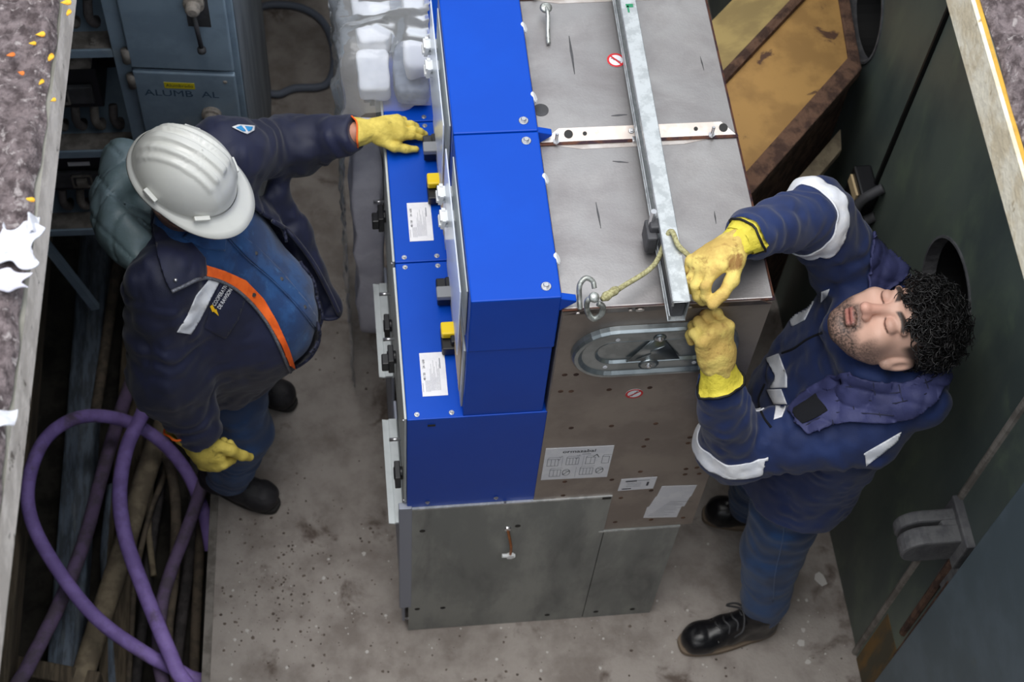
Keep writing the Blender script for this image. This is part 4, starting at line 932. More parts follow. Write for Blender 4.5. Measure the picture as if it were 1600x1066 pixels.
def hit(bvh, px, py):
    d = Vector(ray(px, py)).normalized(); r = bvh.ray_cast(CV, d); return (r[0], r[1]) if r[0] is not None else None
def inpoly(x, y, poly):
    c = np.zeros(np.shape(x), bool); n = len(poly)
    for i in range(n):
        (x0, y0), (x1, y1) = poly[i], poly[(i + 1) % n]
        if y0 != y1: c ^= ((y0 > y) != (y1 > y)) & (x < (x1 - x0) * (y - y0) / (y1 - y0) + x0)
    return c
def nearest_on(poly, x, y):
    best = None
    for i in range(len(poly)):
        a = np.array(poly[i], float); b = np.array(poly[(i + 1) % len(poly)], float); t = np.clip(((x - a[0]) * (b - a)[0] + (y - a[1]) * (b - a)[1]) / max(1e-9, (b - a) @ (b - a)), 0, 1)
        q = a + t * (b - a); d = (q[0] - x) ** 2 + (q[1] - y) ** 2
        if best is None or d < best[0]: best = (d, q)
    return best[1]
def decal(name, parent, poly, bvh, m, off=.002, step=4, thick=.002, height=None, label=None, curve=False):
    """a piece of cloth laid on a garment: polygon seen in the photograph, dropped onto the surface and given thickness"""
    if curve: poly = [tuple(q) for q in spline(list(poly) + [poly[0]], 5)[:-1]]
    xs = [p[0] for p in poly]; ys = [p[1] for p in poly]; nx = int((max(xs) - min(xs)) / step) + 3; ny = int((max(ys) - min(ys)) / step) + 3
    gx = min(xs) - step + step * np.arange(nx); gy = min(ys) - step + step * np.arange(ny); GX, GY = np.meshgrid(gx, gy); IN = inpoly(GX, GY, poly)
    cells = IN[:-1, :-1] | IN[1:, :-1] | IN[:-1, 1:] | IN[1:, 1:]; idx = {}; vs = []; fs = []
    def vid(j, i):
        if (j, i) not in idx:
            x, y = float(GX[j, i]), float(GY[j, i])
            if not IN[j, i]: x, y = nearest_on(poly, x, y)
            h = hit(bvh, x, y)
            if h is None: idx[j, i] = None
            else:
                d = (CV - h[0]).normalized(); o_ = off + (height(x, y) if height else 0); vs.append(h[0] + (h[1] * .5 + d * .5) * o_); idx[j, i] = len(vs) - 1
        return idx[j, i]
    for j, i in np.argwhere(cells):
        q = [vid(j, i), vid(j + 1, i), vid(j + 1, i + 1), vid(j, i + 1)]
        if None not in q:
            L = max((vs[q[a]] - vs[q[(a + 1) % 4]]).length for a in range(4))
            if L < .05: fs.append(tuple(q))
    if not fs: return parent
    mb = MB(); mb.add(vs, fs); o = mk(name, mb, m, parent, smooth=True, label=label)
    s_ = o.modifiers.new('t', 'SOLIDIFY'); s_.thickness = thick; s_.offset = -1; return o
def stroke(name, parent, pts, bvh, r, m, off=.001, n=6, flat=1, sm=8):
    out = []
    for x, y in spline(pts, sm):
        h = hit(bvh, x, y)
        if h is not None: out.append(h[0] + (CV - h[0]).normalized() * off)
    return mk(name, MB().tube(out, r, n, flat=flat), m, parent, smooth=True) if len(out) > 1 else None
def px_text(name, parent, items, bvh, off=.004, sx=.72):
    """flat print on a garment: items = (text, px, py, angle, height in px, material index, bold)"""
    mb = MB()
    for body, px, py, ang, h_, mi, bold in items:
        vs, fs = text_flat(body, h_ * 1.35, bold); ca, sa = math.cos(ang), math.sin(ang); o = []
        for x, y, _ in vs:
            x *= sx; h = hit(bvh, px + x * ca + y * sa, py + x * sa - y * ca); o.append(h[0] + (CV - h[0]).normalized() * off if h else Vector((0, 0, -5)))
        mb.add(o, [f[::-1] for f in fs] if 0 else fs, mi)
    return mb
def ringband(name, parent, v, f, c, axis, half, rad, m, off=.003):
    """reflective band: the strip of the garment between two planes across a limb"""
    c = V3(*c); axis = nrm(axis); t = (v - c) @ axis; dist = np.linalg.norm((v - c) - t[:, None] * axis, axis=1)
    ok = (np.abs(t[f]).min(1) < half + .012) & (dist[f].max(1) < rad); ff = f[ok]; used = np.unique(ff); rm = np.full(len(v), -1); rm[used] = np.arange(len(used))
    bm = bmesh.new(); vv = [bm.verts.new(v[i].tolist()) for i in used]
    for q in ff:
        try: bm.faces.new([vv[rm[i]] for i in q])
        except ValueError: pass
    for sg in (1, -1):
        bmesh.ops.bisect_plane(bm, geom=bm.verts[:] + bm.edges[:] + bm.faces[:], plane_co=Vector(c + axis * half * sg), plane_no=Vector(axis * sg), clear_outer=True)
    bm.normal_update()
    for x in bm.verts: x.co = x.co + x.normal * off
    bm.verts.index_update(); mb = MB(); mb.add([x.co for x in bm.verts], [tuple(x.index for x in q.verts) for q in bm.faces]); bm.free()
    if not mb.f: return None
    o = mk(name, mb, m, parent, smooth=True); s_ = o.modifiers.new('t', 'SOLIDIFY'); s_.thickness = .003; s_.offset = -.5; return o
def cutaway(v, f, poly, zmin=-9, zmax=9):
    """remove the faces towards the camera inside a polygon of the view (an opening in a garment)"""
    c = v[f].mean(1); px, py = proj(c); e1 = v[f[:, 2]] - v[f[:, 0]]; e2 = v[f[:, 3]] - v[f[:, 1]]; n = np.cross(e1, e2); fac = ((CAM - c) * n).sum(1) > 0
    bad = inpoly(px, py, poly) & fac & (c[:, 2] > zmin) & (c[:, 2] < zmax); return f[~bad]

# materials of the people
M['navy'] = mat('navy_cloth', (23, 29, 62), (17, 22, 50), scale=6, rough=.62, bump=.12, bscale=400, sheen=.15)
M['royal'] = mat('royal_blue_cloth', (24, 46, 98), (18, 36, 82), scale=6, rough=.75, bump=.15, bscale=400, sheen=.15, c3=(44, 60, 108), scale3=14, lo3=.62, hi3=.78)
M['denim'] = mat('denim_shirt', (34, 80, 136), (24, 60, 110), scale=18, rough=.85, bump=.25, bscale=500, sheen=.2, c3=(60, 106, 156), scale3=30, lo3=.6, hi3=.75)
M['jeans'] = mat('jeans', (28, 70, 122), (19, 52, 96), scale=10, rough=.85, bump=.2, bscale=500, sheen=.15, c3=(48, 82, 124), scale3=9, lo3=.6, hi3=.75)
M['quilt_grey'] = mat('quilted_lining', (116, 134, 142), (100, 118, 122), scale=9, rough=.42, bump=.1, bscale=200)
M['quilt_blue'] = mat('quilted_collar', (62, 66, 112), (50, 54, 96), scale=9, rough=.7, bump=.15, bscale=300)
M['orange'] = mat('orange_lining', (255, 112, 32), (240, 96, 24), scale=30, rough=.7, bump=.1, bscale=300)
M['reflective'] = mat('reflective_tape', (246, 247, 252), (232, 235, 244), scale=24, rough=.5, bump=.1, bscale=120)
M['zip'] = mat('zip', (128, 130, 140), (90, 92, 100), scale=300, rough=.5, metal=.3)
M['glove1'] = mat('glove_leather', (228, 206, 100), (206, 184, 84), scale=22, rough=.75, bump=.3, bscale=120, c3=(150, 132, 56), scale3=28, lo3=.6, hi3=.75)
M['glove2'] = mat('glove_leather_stained', (226, 202, 112), (200, 168, 92), scale=18, rough=.75, bump=.3, bscale=120, c3=(142, 104, 52), scale3=24, lo3=.54, hi3=.7)
M['cuff_bright'] = mat('glove_cuff', (226, 210, 72), (206, 190, 60), scale=22, rough=.7, bump=.3, bscale=120)
M['skin'] = mat('skin', (200, 150, 128), (190, 136, 114), scale=40, rough=.5, vcol=False)
M['face'] = mat('face_skin', (0, 0, 0), rough=.5, vcol=True, bump=.08, bscale=300)
M['hair_black'] = mat('hair_black', (14, 12, 13), (26, 22, 22), scale=80, rough=.38, spec=.6)
M['helmet_white'] = mat('helmet_white', (236, 236, 230), (228, 228, 224), scale=6, rough=.32, coat=.2, c3=(200, 198, 190), scale3=14, lo3=.66, hi3=.8)
M['boot_black'] = mat('boot_leather', (20, 20, 24), (28, 27, 30), scale=14, rough=.32, bump=.1, bscale=150)
M['boot_worn'] = mat('boot_worn', (50, 48, 52), (34, 33, 37), scale=16, rough=.6, bump=.25, bscale=120, c3=(84, 80, 80), scale3=24, lo3=.62, hi3=.78)
M['sole'] = mat('boot_sole', (44, 42, 42), rough=.8)
M['sole_tan'] = mat('boot_sole_tan', (128, 112, 96), rough=.8)
M['velcro'] = mat('velcro', (20, 22, 30), rough=.95, bump=.6, bscale=600)
M['badge_blue'] = mat('badge_blue', (52, 150, 214), rough=.6)
M['bolt_yellow'] = mat('bolt_yellow', (250, 196, 24), rough=.6)
M['print_white'] = mat('print_white', (232, 232, 236), rough=.6)
M['print_green'] = mat('print_green', (40, 170, 60), rough=.6)

def head_into(neck, c, n, u, fine=.0028):
    """a head as a fine distance field; returns mesh + vertex colours"""
    n, u = nrm(n), nrm(u); l = np.cross(u, n); A = np.stack([n, u, l])          # local axes front, up, left
    c = V3(*c)
    def W_(f, up, le): return c + n * f + u * up + l * le
    s = SDF(c - .19, c + .19, fine)
    s.ell(W_(-.012, .036, 0), (.097, .088, .077), A, .01)
    s.ell(W_(.022, -.03, 0), (.068, .088, .061), A, .03)
    s.ell(W_(.058, -.098, 0), (.026, .02, .026), A, .03)
    for q in (1, -1):
        s.cone(W_(.0, -.045, q * .056), W_(.055, -.095, q * .02), .016, .014, .025)
        s.ell(W_(.062, -.016, q * .043), (.026, .022, .024), A, .02)                       # cheekbone
        s.ell(W_(.099, .014, q * .033), (.02, .013, .02), A, .012, True)                    # eye socket
        s.ell(W_(.0775, .012, q * .032), (.0165, .0145, .018), A, .004)                     # eyeball under the lid
        s.cone(W_(.085, .033, q * .012), W_(.073, .036, q * .05), .009, .007, .012)         # brow
        s.ell(W_(.100, -.032, q * .012), (.012, .010, .009), A, .006)                       # nostril wing
    for q in (1, -1): s.ell(W_(.032, -.048, q * .040), (.04, .04, .026), A, .03)
    s.cone(W_(.083, .022, 0), W_(.112, -.024, 0), .009, .0115, .012)                        # nose
    s.ell(W_(.117, -.027, 0), (.012, .011, .012), A, .006)
    for q in (1, -1): s.ell(W_(.107, -.0395, q * .0075), (.005, .004, .004), A, .003, True)
    s.cone(W_(.0915, -.0600, -.018), W_(.0915, -.0600, .018), .0048, .0048, .008); s.cone(W_(.095, -.0585, -.006), W_(.095, -.0585, .006), .005, .005, .008)
    s.cone(W_(.0895, -.0715, -.014), W_(.0895, -.0715, .014), .0062, .0062, .008)
    s.cone(W_(.1035, -.0657, -.022), W_(.1035, -.0657, .022), .0016, .0016, .003, True)
    for q in (1, -1):
        a = np.stack([nrm(n * .9 - l * q * .35 + u * .1), u, nrm(l * q * .9 + n * .35)])
        s.ell(W_(-.012, .002, q * .08), (.019, .033, .009), a, .006); s.ell(W_(-.008, .006, q * .09), (.009, .018, .007), a, .005, True)
        s.ell(W_(-.006, -.024, q * .079), (.011, .012, .008), a, .005)
    s.cone(W_(-.03, -.04, 0), neck, .052, .06, .03)
    v, f = s.mesh(); q = (v - c) @ A.T; fr, up, le = q[:, 0], q[:, 1], q[:, 2]
    base = np.array(lin((224, 180, 160))[:3]); col = np.tile(base, (len(v), 1))
    def blend(w_, rgb): 
        nonlocal col; w_ = np.clip(w_, 0, 1)[:, None]; col = col * (1 - w_) + np.array(lin(rgb)[:3]) * w_
    sm = lambda x, a, b: np.clip((x - a) / (b - a), 0, 1) ** 2 * (3 - 2 * np.clip((x - a) / (b - a), 0, 1))
    nz = noise3(v, 420, 3); 
    blend(.35 * sm(fr, .09, .115) * (np.abs(le) < .03), (214, 140, 124))
    beard = sm(-up, .045, .075) * sm(fr, -.02, .02) + .9 * sm(fr, .07, .09) * sm(-up, .038, .05) * (1 - sm(np.abs(le), .024, .036))
    beard = np.maximum(beard, sm(-up, .0, .05) * sm(np.abs(le), .05, .062) * sm(fr, -.02, .0) * .8)
    blend(np.clip(beard, 0, 1) * (.45 + .75 * nz), (74, 62, 58))
    lips = (1 - sm(np.abs(up + .066), .005, .012)) * (1 - sm(np.abs(le), .014, .023)) * sm(fr, .085, .091); blend(.65 * lips, (196, 122, 110))
    blend(lips * (1 - sm(np.abs(up + .0655), .0012, .003)), (110, 60, 56))
    bl = np.abs(le); arch = .034 + .006 * np.sin((bl - .012) / .04 * 3.0)
    blend(.95 * (1 - sm(np.abs(up - arch), .004, .0075)) * sm(bl, .008, .014) * (1 - sm(bl, .05, .058)) * (fr > .03), (30, 24, 22))
    lid = .0035 - .35 * np.abs(bl - .032) * 0 - 14 * (bl - .032) ** 2 * 0
    blend(.9 * (1 - sm(np.abs(up - (.0025 + 10 * (bl - .032) ** 2)), .0011, .0026)) * (1 - sm(np.abs(bl - .032), .015, .018)) * (fr > .06), (40, 28, 26))
    blend(.3 * (1 - sm(np.hypot((bl - .032) / 1.4, up - .012), .008, .02)) * (fr > .055), (168, 116, 100))
    scalp = sm(up + .25 * np.maximum(0, -fr), .054, .068) + sm(-fr, .018, .032) * sm(up, -.045, -.02)
    scalp = np.maximum(scalp, sm(np.abs(le), .062, .068) * sm(up, .012, .035) * sm(-fr, -.045, -.03))
    blend(np.clip(scalp, 0, 1) * .93, (24, 20, 20))
    return v, f, col, A
def hand(name, parent, wrist, X, Zb, side, curl, thumb, m, sc=1.0, spread=.1, cuff=None, cuff_len=.06, seed=1, fine=.0026, bind=None, cuffr=.046, label=None):
    """gloved hand: palm, four jointed fingers of unequal length, thumb from the side of the palm, and a gauntlet"""
    X = nrm(X); Zb = np.asarray(Zb, np.float32); Zb = nrm(Zb - X * (Zb @ X)); Y = np.cross(Zb, X) * side; w0 = V3(*wrist)
    def W_(x, y, z): return w0 + (X * x + Y * y + Zb * z) * sc
    s = SDF(w0 - .2 * sc, w0 + .2 * sc, fine * sc); A = np.stack([X, Y, Zb])
    s.ell(W_(.052, 0, 0), np.array((.05, .042, .019)) * sc, A, .012)
    ys = (.031, .0105, -.011, -.030); ln = (.070, .079, .073, .056)
    for i in range(4):
        b = W_(.086 - (.006 if i in (0, 3) else 0), ys[i], .002); s.cone(W_(.012, ys[i] * .55, 0), b, .0165 * sc, .0140 * sc, .012)
        a = 0; p = b; sp = spread * ys[i] / .03; r = .0128 * sc * (.92 if i == 3 else 1)
        for j, fr in enumerate((.44, .31, .25)):
            a += curl[i][j]; d = X * math.cos(a) - Zb * math.sin(a) + Y * sp * math.cos(a); d = nrm(d); p2 = p + d * ln[i] * fr * 1.04 * sc
            s.cone(p, p2, r, r * .93, .004); p = p2; r *= .93
    p = W_(.02, .03, -.008); r = .0165 * sc
    s.cone(W_(.01, .01, -.004), p, .017 * sc, .0175 * sc, .012)
    for (dx, dy, dz), L in zip(thumb, (.046, .036, .028)):
        d = nrm(X * dx + Y * dy + Zb * dz); p2 = p + d * L * sc; s.cone(p, p2, r, r * .9, .008); p = p2; r *= .88
    s.cone(W_(-.012, 0, 0), W_(.03, 0, 0), .029 * sc, .030 * sc, .02)
    s.rumple(.0016, 55, seed); s.rumple(.0020, 26, seed + 5, ridge=True)
    v, f = s.mesh(); o = mk_np(name, v, f, m, parent, label=label)
    # gauntlet: flared, gathered at the wrist, open at the end
    n_ = 28; rings = []
    for k, (t, rr) in enumerate(((.018, .031), (.0, .0325), (-.014, .0345), (-.03, .040), (-.048, .0435), (-cuff_len, cuffr), (-cuff_len, cuffr - .003), (-cuff_len + .02, .036))):
        ring_ = []
        for j in range(n_):
            a = 2 * math.pi * j / n_; q = rr * (1 + .05 * math.sin(5 * a + seed + k * .5) + .03 * math.sin(9 * a + k)); ring_.append(tuple(W_(t + .003 * math.sin(3 * a + seed), math.cos(a) * q * 1.08, math.sin(a) * q * .84)))
        rings.append(ring_)
    mk('gauntlet', loft(rings, False), cuff or m, o, smooth=True)
    if bind:
        pts = rings[5] + [rings[5][0], rings[5][1]]; mk('cuff_binding', MB().tube(pts, .0028 * sc, 6, cap=False), bind, o, smooth=True)
    return o
def boot(name, parent, heel, toe, m, msole, ank, seed=1, sc=1.0, label=None):
    """work boot: rounded toe cap, tongue, lace rows, padded collar and a separate sole"""
    h_, t_ = np.array(heel + (0,), np.float32), np.array(toe + (0,), np.float32); X = nrm(t_ - h_); L = float(np.linalg.norm(t_ - h_)); Y = V3(-X[1], X[0], 0); Z = V3(0, 0, 1); k = L / .29
    def W_(x, y, z): return h_ + X * x * k + Y * y * k + Z * z
    s = SDF(h_ - .1 + V3(0, 0, .07), h_ + .1, .004); lo = np.minimum(h_, t_) - .09; hi = np.maximum(h_, t_) + .09; lo[2] = -.01; hi[2] = .2; s = SDF(lo, hi, .0038); A = np.stack([X, Y, Z])
    s.ell(W_(.232, .004, .045), (.056 * k, .050, .043), A, .02); s.ell(W_(.15, 0, .05), (.08 * k, .043, .046), A, .03); s.ell(W_(.055, 0, .055), (.056 * k, .038, .05), A, .03)
    s.cone(W_(.16, 0, .07), W_(.09, 0, .125), .032, .036, .03); s.cone(W_(.06, 0, .06), W_(.065, 0, .15), .04, .043, .03)
    s.cone(W_(.192, -.05, .075), W_(.192, .05, .075), .0022, .0022, .004, True)
    s.rumple(.0016, 34, seed, ridge=True); s.clip((0, 0, .016), (0, 0, -1)); v, f = s.mesh(); o = mk_np(name, v, f, m, parent, label=label)
    out = []
    for a in np.linspace(0, 2 * math.pi, 40, endpoint=False):
        c_, s_ = math.cos(a), math.sin(a); x = .145 + .147 * np.sign(c_) * abs(c_) ** .75; wd = .047 if x > .17 else .036 + .011 * max(0, (x - .08) / .09) if x > .08 else .037
        out.append(W_(x, wd * np.sign(s_) * abs(s_) ** .6 + .003, 0))
    mb = MB(); mb.prism([tuple(p + Z * .004) for p in out], (0, 0, .02)); mk('sole', mb, msole, o, bevel=.003)
    for i in range(5):
        x = .185 - i * .022; z = .088 + i * .0145
        mk('lace', MB().tube(spline([W_(x, -.026, z - .006), W_(x + .006, -.008, z + .010), W_(x - .004, .010, z + .010), W_(x, .027, z - .006)], 4), .0032, 6), M['black'] if m is not M['boot_black'] else M['dark_grey'], o, smooth=True)
    mk('lace_bow', MB().tube(spline([W_(.10, .0, .155), W_(.125, -.04, .14), W_(.15, -.05, .115), W_(.12, -.015, .15), W_(.13, .035, .135), W_(.155, .045, .11)], 5), .003, 6), M['black'] if m is not M['boot_black'] else M['dark_grey'], o, smooth=True)
    mk('tongue_tab', MB().prism([tuple(W_(.115, -.013, .146)), tuple(W_(.115, .013, .146)), tuple(W_(.098, .013, .158)), tuple(W_(.098, -.013, .158))], (0, 0, .003)), M['grey_plastic'], o)
    return o

# ------------------------------------------------------------------ worker in the white hard hat
p1 = root('person', (-.44, .53, 0), 'worker in white hard hat and open navy jacket, arm stretched to the blue cabinet', 'person')
F1, L1 = V3(.9, -.436, 0), V3(.436, .9, 0)
# jacket
sL, eL, wL = P(352, 240, z=1.32), P(455, 228, z=1.18), P(546, 208, z=1.27)
sR, eR, wR = V3(-.53, .37, 1.26), P(258, 585, z=1.0), P(312, 672, z=.83)
J = SDF((-.80, .06, .66), (.02, 1.04, 1.46), .0065)
J.torso([(.73, -.425, .525, .165, .205), (.9, -.40, .505, .185, .215), (1.0, -.395, .505, .185, .22), (1.13, -.43, .515, .16, .215), (1.24, -.45, .52, .12, .19), (1.31, -.46, .52, .08, .12)], F1, L1, .02)
J.chain([sR, eR, wR], [.088, .085, .060], .05, fold=(.0035, .06, 11))
J.chain([sL, eL, wL], [.085, .074, .052], .05, fold=(.003, .055, 21)); J.cone(sL, (-.46, .56, 1.27), .08, .08, .05)
for a_, b_ in zip([(432, 300, 1.13), (462, 365, 1.02), (492, 430, .92)], [(462, 365, 1.02), (492, 430, .92), (518, 485, .83)]): J.cone(P(a_[0], a_[1], z=a_[2]), P(b_[0], b_[1], z=b_[2]), .034, .034, .03)
J.ell((-.305, .462, .955), (.128, .142, .15), None, .06)
J.rumple(.006, 9, 31); J.rumple(.0055, 15, 33, (1, 1, .7), True); J.rumple(.003, 34, 35, (1, .7, 1), True)
for e_, w_ in ((eR, wR), (eL, wL)): d_ = nrm(w_ - e_); J.cone(w_ + d_ * .085, w_ + d_ * .15, .075, .075, .008, True)
jv, jf = J.mesh()
# open front
open_poly = [(322, 418), (350, 428), (378, 443), (406, 472), (428, 508), (446, 550), (464, 588), (476, 612), (505, 640), (560, 600), (533, 498), (512, 452), (486, 405), (452, 362), (422, 339), (396, 322), (370, 330), (300, 350), (280, 365)]
jf2 = cutaway(jv, jf, open_poly, zmin=.0)
jk = mk_np('jacket', jv, jf2, M['navy'], p1, label='open navy work jacket with white reflective stripe'); s_ = jk.modifiers.new('t', 'SOLIDIFY'); s_.thickness = .007; s_.offset = -1
# shirt with the belly
T = SDF((-.70, .2, .74), (-.1, .85, 1.42), .0065)
T.torso([(.80, -.415, .52, .135, .175), (.9, -.395, .505, .165, .185), (1.0, -.39, .502, .165, .19), (1.13, -.43, .515, .138, .185), (1.24, -.455, .525, .10, .165), (1.33, -.46, .515, .075, .085)], F1, L1, .02)
T.ell((-.305, .46, .96), (.112, .126, .135), None, .06); T.rumple(.004, 9, 41); T.rumple(.004, 15, 43, (1, 1, .5), True)
tv, tf = T.mesh(); shirt = mk_np('denim_shirt', tv, tf, M['denim'], p1, label='blue denim shirt')
bJ = bvh_of((jv, jf)); bJo = bvh_of((jv, jf2), (tv, tf)); bT = bvh_of((tv, tf))
decal('lining_strip', jk, [(320, 414), (352, 424), (383, 438), (412, 468), (434, 505), (452, 546), (462, 578), (452, 570), (440, 540), (420, 505), (396, 474), (366, 448), (338, 436), (322, 432)], bJ, M['orange'], .006, 3, .003, label='bright orange lining strip')
stroke('zip', jk, [(322, 434), (345, 440), (372, 455), (398, 480), (420, 510), (438, 545), (452, 578), (472, 606)], bJ, .0042, M['zip'], .007)
decal('lining_strip', jk, [(493, 428), (503, 446), (514, 470), (520, 488), (513, 478), (500, 455)], bJo, M['orange'], .006, 3, .003, label='orange lining edge')
decal('reflective_stripe', jk, [(327, 436), (343, 440), (326, 472), (312, 500), (298, 522), (276, 519), (292, 494), (306, 462)], bJ, M['reflective'], .004, 3, .002)
decal('reflective_stripe', jk, [(170, 446), (186, 456), (184, 462), (170, 458)], bJ, M['reflective'], .004, 3, .002)
decal('dark_patch', jk, [(345, 441), (384, 466), (372, 500), (352, 530), (318, 512), (330, 478)], bJ, M['velcro'] if 0 else M['navy'], .003, 4, .001)
mb = px_text('t', jk, [('COOPERATIVA', 345, 460, math.radians(-58), 6.4, 0, True), ('DE RAWSON', 351.5, 467, math.radians(-58), 6.4, 0, True)], bJ, .0075)
bolt_px = [(333, 473), (341, 479), (337, 482), (343, 494), (332, 484), (336, 481), (328, 477)]
bolt_px = [(328, 479), (332, 476), (336, 484), (338, 483), (342, 494), (334, 487), (332, 488)]
q = [hit(bJ, *p) for p in bolt_px]; n0 = len(mb.v); mb.add([h[0] + (CV - h[0]).normalized() * .0075 for h in q], [tuple(range(len(q)))], 1)
mk('jacket_print', mb, [M['print_white'], M['bolt_yellow']], jk)
eb = decal('emblem', jk, [(362, 199), (372, 195), (398, 197), (397, 204), (386, 210), (376, 206)], bJ, M['print_white'], .004, 3, .001)
for pl_ in ([(368, 200), (376, 197), (384, 206), (379, 206)], [(382, 198), (394, 199), (392, 204), (387, 206)]): decal('emblem_mark', eb, pl_, bJ, M['badge_blue'], .006, 2.5, .001)
stroke('jacket_edge', jk, [(426, 345), (452, 363), (486, 406), (512, 453), (532, 496)], bJ, .006, M['navy'], .004)
# collar flap with its zip, studs and the stand
cf = decal('collar_flap', jk, [(240, 352), (262, 362), (296, 378), (318, 404), (320, 430), (300, 440), (268, 456), (258, 440), (246, 400)], bJ, M['navy'], .016, 4, .006)
stroke('zip', cf, [(268, 456), (290, 446), (308, 437), (322, 434)], bJ, .0045, M['zip'], .020)
for parent_, px, py in ((cf, 274, 438), (jk, 431, 363)):
    h = hit(bJo, px, py); mb = MB(); mb.lathe(h[0] + (CV - h[0]).normalized() * .016 if parent_ is cf else h[0], (CV - h[0]), [(.005, 0), (.0045, .004), (.002, .006)], 12); mk('press_stud', mb, M['steel_bolt'], parent_, smooth=True)
h = hit(bJ, 397, 461); mb = MB(); mb.lathe(h[0] + (CV - h[0]).normalized() * .008, (CV - h[0]), [(.005, 0), (.005, .003)], 12); mk('press_stud', mb, M['black'], jk)
# shirt placket, collar, pocket seam
decal('shirt_collar', shirt, [(286, 372), (300, 360), (330, 362), (352, 368), (350, 392), (318, 388)], bT, M['denim'], .008, 4, .003)
decal('shirt_placket', shirt, [(352, 366), (366, 358), (400, 385), (440, 425), (478, 470), (500, 505), (492, 512), (462, 474), (425, 436), (385, 402)], bT, M['denim'], .005, 4, .003)
stroke('shirt_seam', shirt, [(352, 368), (385, 404), (425, 438), (462, 476), (492, 514)], bT, .0016, M['badge_blue'] if 0 else M['denim'], .006)
for px, py in ((400, 396), (440, 436), (476, 480)):
    h = hit(bT, px, py); mb = MB(); mb.lathe(h[0] + (CV - h[0]).normalized() * .007, (CV - h[0]), [(.005, 0), (.004, .002)], 12); mk('button', mb, M['dark_grey'], shirt)
# quilted hood lying on the back
Hc = V3(-.575, .555, 1.29); H = SDF(Hc - .24, Hc + .24, .006)
H.ell(Hc + V3(-.015, .02, -.015), (.115, .15, .09), None, .01); H.ell(Hc + V3(.05, -.0, .08), (.095, .10, .09), None, .03, True)
H.cone(Hc + V3(-.03, -.06, -.0), P(218, 425, z=1.29), .065, .02, .05); H.cone(Hc + V3(-.05, .05, .03), Hc + V3(-.03, .14, .0), .05, .05, .05)
H.rumple(.016, 8, 61); H.rumple(.012, 11, 62, (1, 1, .6), ridge=True)
def quiltf(p):
    a = (p[:, 0] * .8 + p[:, 1] * .6 + p[:, 2] * .4) / .075; b = (p[:, 0] * -.6 + p[:, 1] * .8 - p[:, 2] * .5) / .075
    return .005 * np.exp(-(np.sin(math.pi * a) / .12) ** 2) + .005 * np.exp(-(np.sin(math.pi * b) / .12) ** 2)
H.field(quiltf); hv, hf = H.mesh(); mk_np('hood', hv, hf, M['quilt_grey'], jk, label='grey quilted hood lining, turned back')
# trousers and boots
K = SDF((-.62, .26, .06), (-.2, .95, .95), .0065)
K.chain([(-.43, .46, .86), (-.42, .415, .47), (-.485, .465, .12)], [.105, .082, .066], .03, fold=(.002, .07, 71)); K.chain([(-.41, .60, .86), (-.37, .70, .47), (-.41, .79, .12)], [.105, .082, .066], .03, fold=(.002, .07, 73))
K.rumple(.0055, 13, 75, (1, 1, .8), True); kv, kf = K.mesh(); mk_np('jeans', kv, kf, M['jeans'], p1)
boot('boot', p1, (-.575, .515), (-.352, .402), M['boot_worn'], M['sole'], None, 5, label='scuffed black work boot')
boot('boot', p1, (-.51, .86), (-.292, .742), M['boot_worn'], M['sole'], None, 9)
# body and head
hf_ = nrm((.80, -.39, -.45)); hu_ = nrm(np.cross(np.cross(hf_, V3(0, 0, 1)), hf_)); hc = V3(-.462, .518, 1.435)
B1 = SDF((-.72, .1, .05), (.02, .98, 1.42), .012)
B1.torso([(.8, -.42, .52, .10, .15), (1.05, -.41, .51, .12, .16), (1.24, -.45, .52, .08, .15), (1.3, -.455, .52, .05, .07)], F1, L1, .03)
B1.chain([sR, eR, wR + V3(.01, -.01, -.03)], [.055, .045, .03], .03); B1.chain([sL, eL, wL + V3(.02, 0, 0)], [.055, .045, .028], .03)
B1.chain([(-.43, .46, .84), (-.42, .415, .47), (-.485, .465, .12)], [.08, .055, .04], .03); B1.chain([(-.41, .60, .84), (-.37, .70, .47), (-.41, .79, .12)], [.08, .055, .04], .03)
bv, bf = B1.mesh(); v2, f2, c2, _ = head_into((-.455, .52, 1.27), hc, hf_, hu_, .0036)
base = np.tile(np.array(lin((196, 138, 116))[:3]), (len(bv), 1)); mk_np('body', np.concatenate([bv, v2]), np.concatenate([bf, f2 + len(bv)]), M['face'], p1, col=np.concatenate([base, c2 * np.array([.95, .82, .78])]))
# gloves
hand('glove', p1, wL + V3(.056, .004, .003), (.97, .16, -.12), (0, -.12, 1), -1, [(.12, .15, .1), (.2, .25, .2), (.3, .4, .3), (.5, .6, .4)], [(.75, .55, -.15), (.95, .2, -.1), (.98, .05, -.05)], M['glove1'], .82, .06, M['glove1'], .055, 3, bind=M['orange'], label='yellow leather glove, fingers pointing')
g0, g1 = P(306, 690, z=.80), P(336, 728, z=.715)
hand('glove', p1, g0, g1 - g0, (-.45, -.8, .3), 1, [(1.0, 1.1, .7), (1.1, 1.1, .7), (1.1, 1.1, .7), (1.2, 1.1, .7)], [(.75, .6, -.2), (.9, .2, -.3), (.8, 0, -.5)], M['glove1'], 1.08, .04, M['glove1'], .055, 4, bind=M['orange'], label='yellow leather glove, half closed')
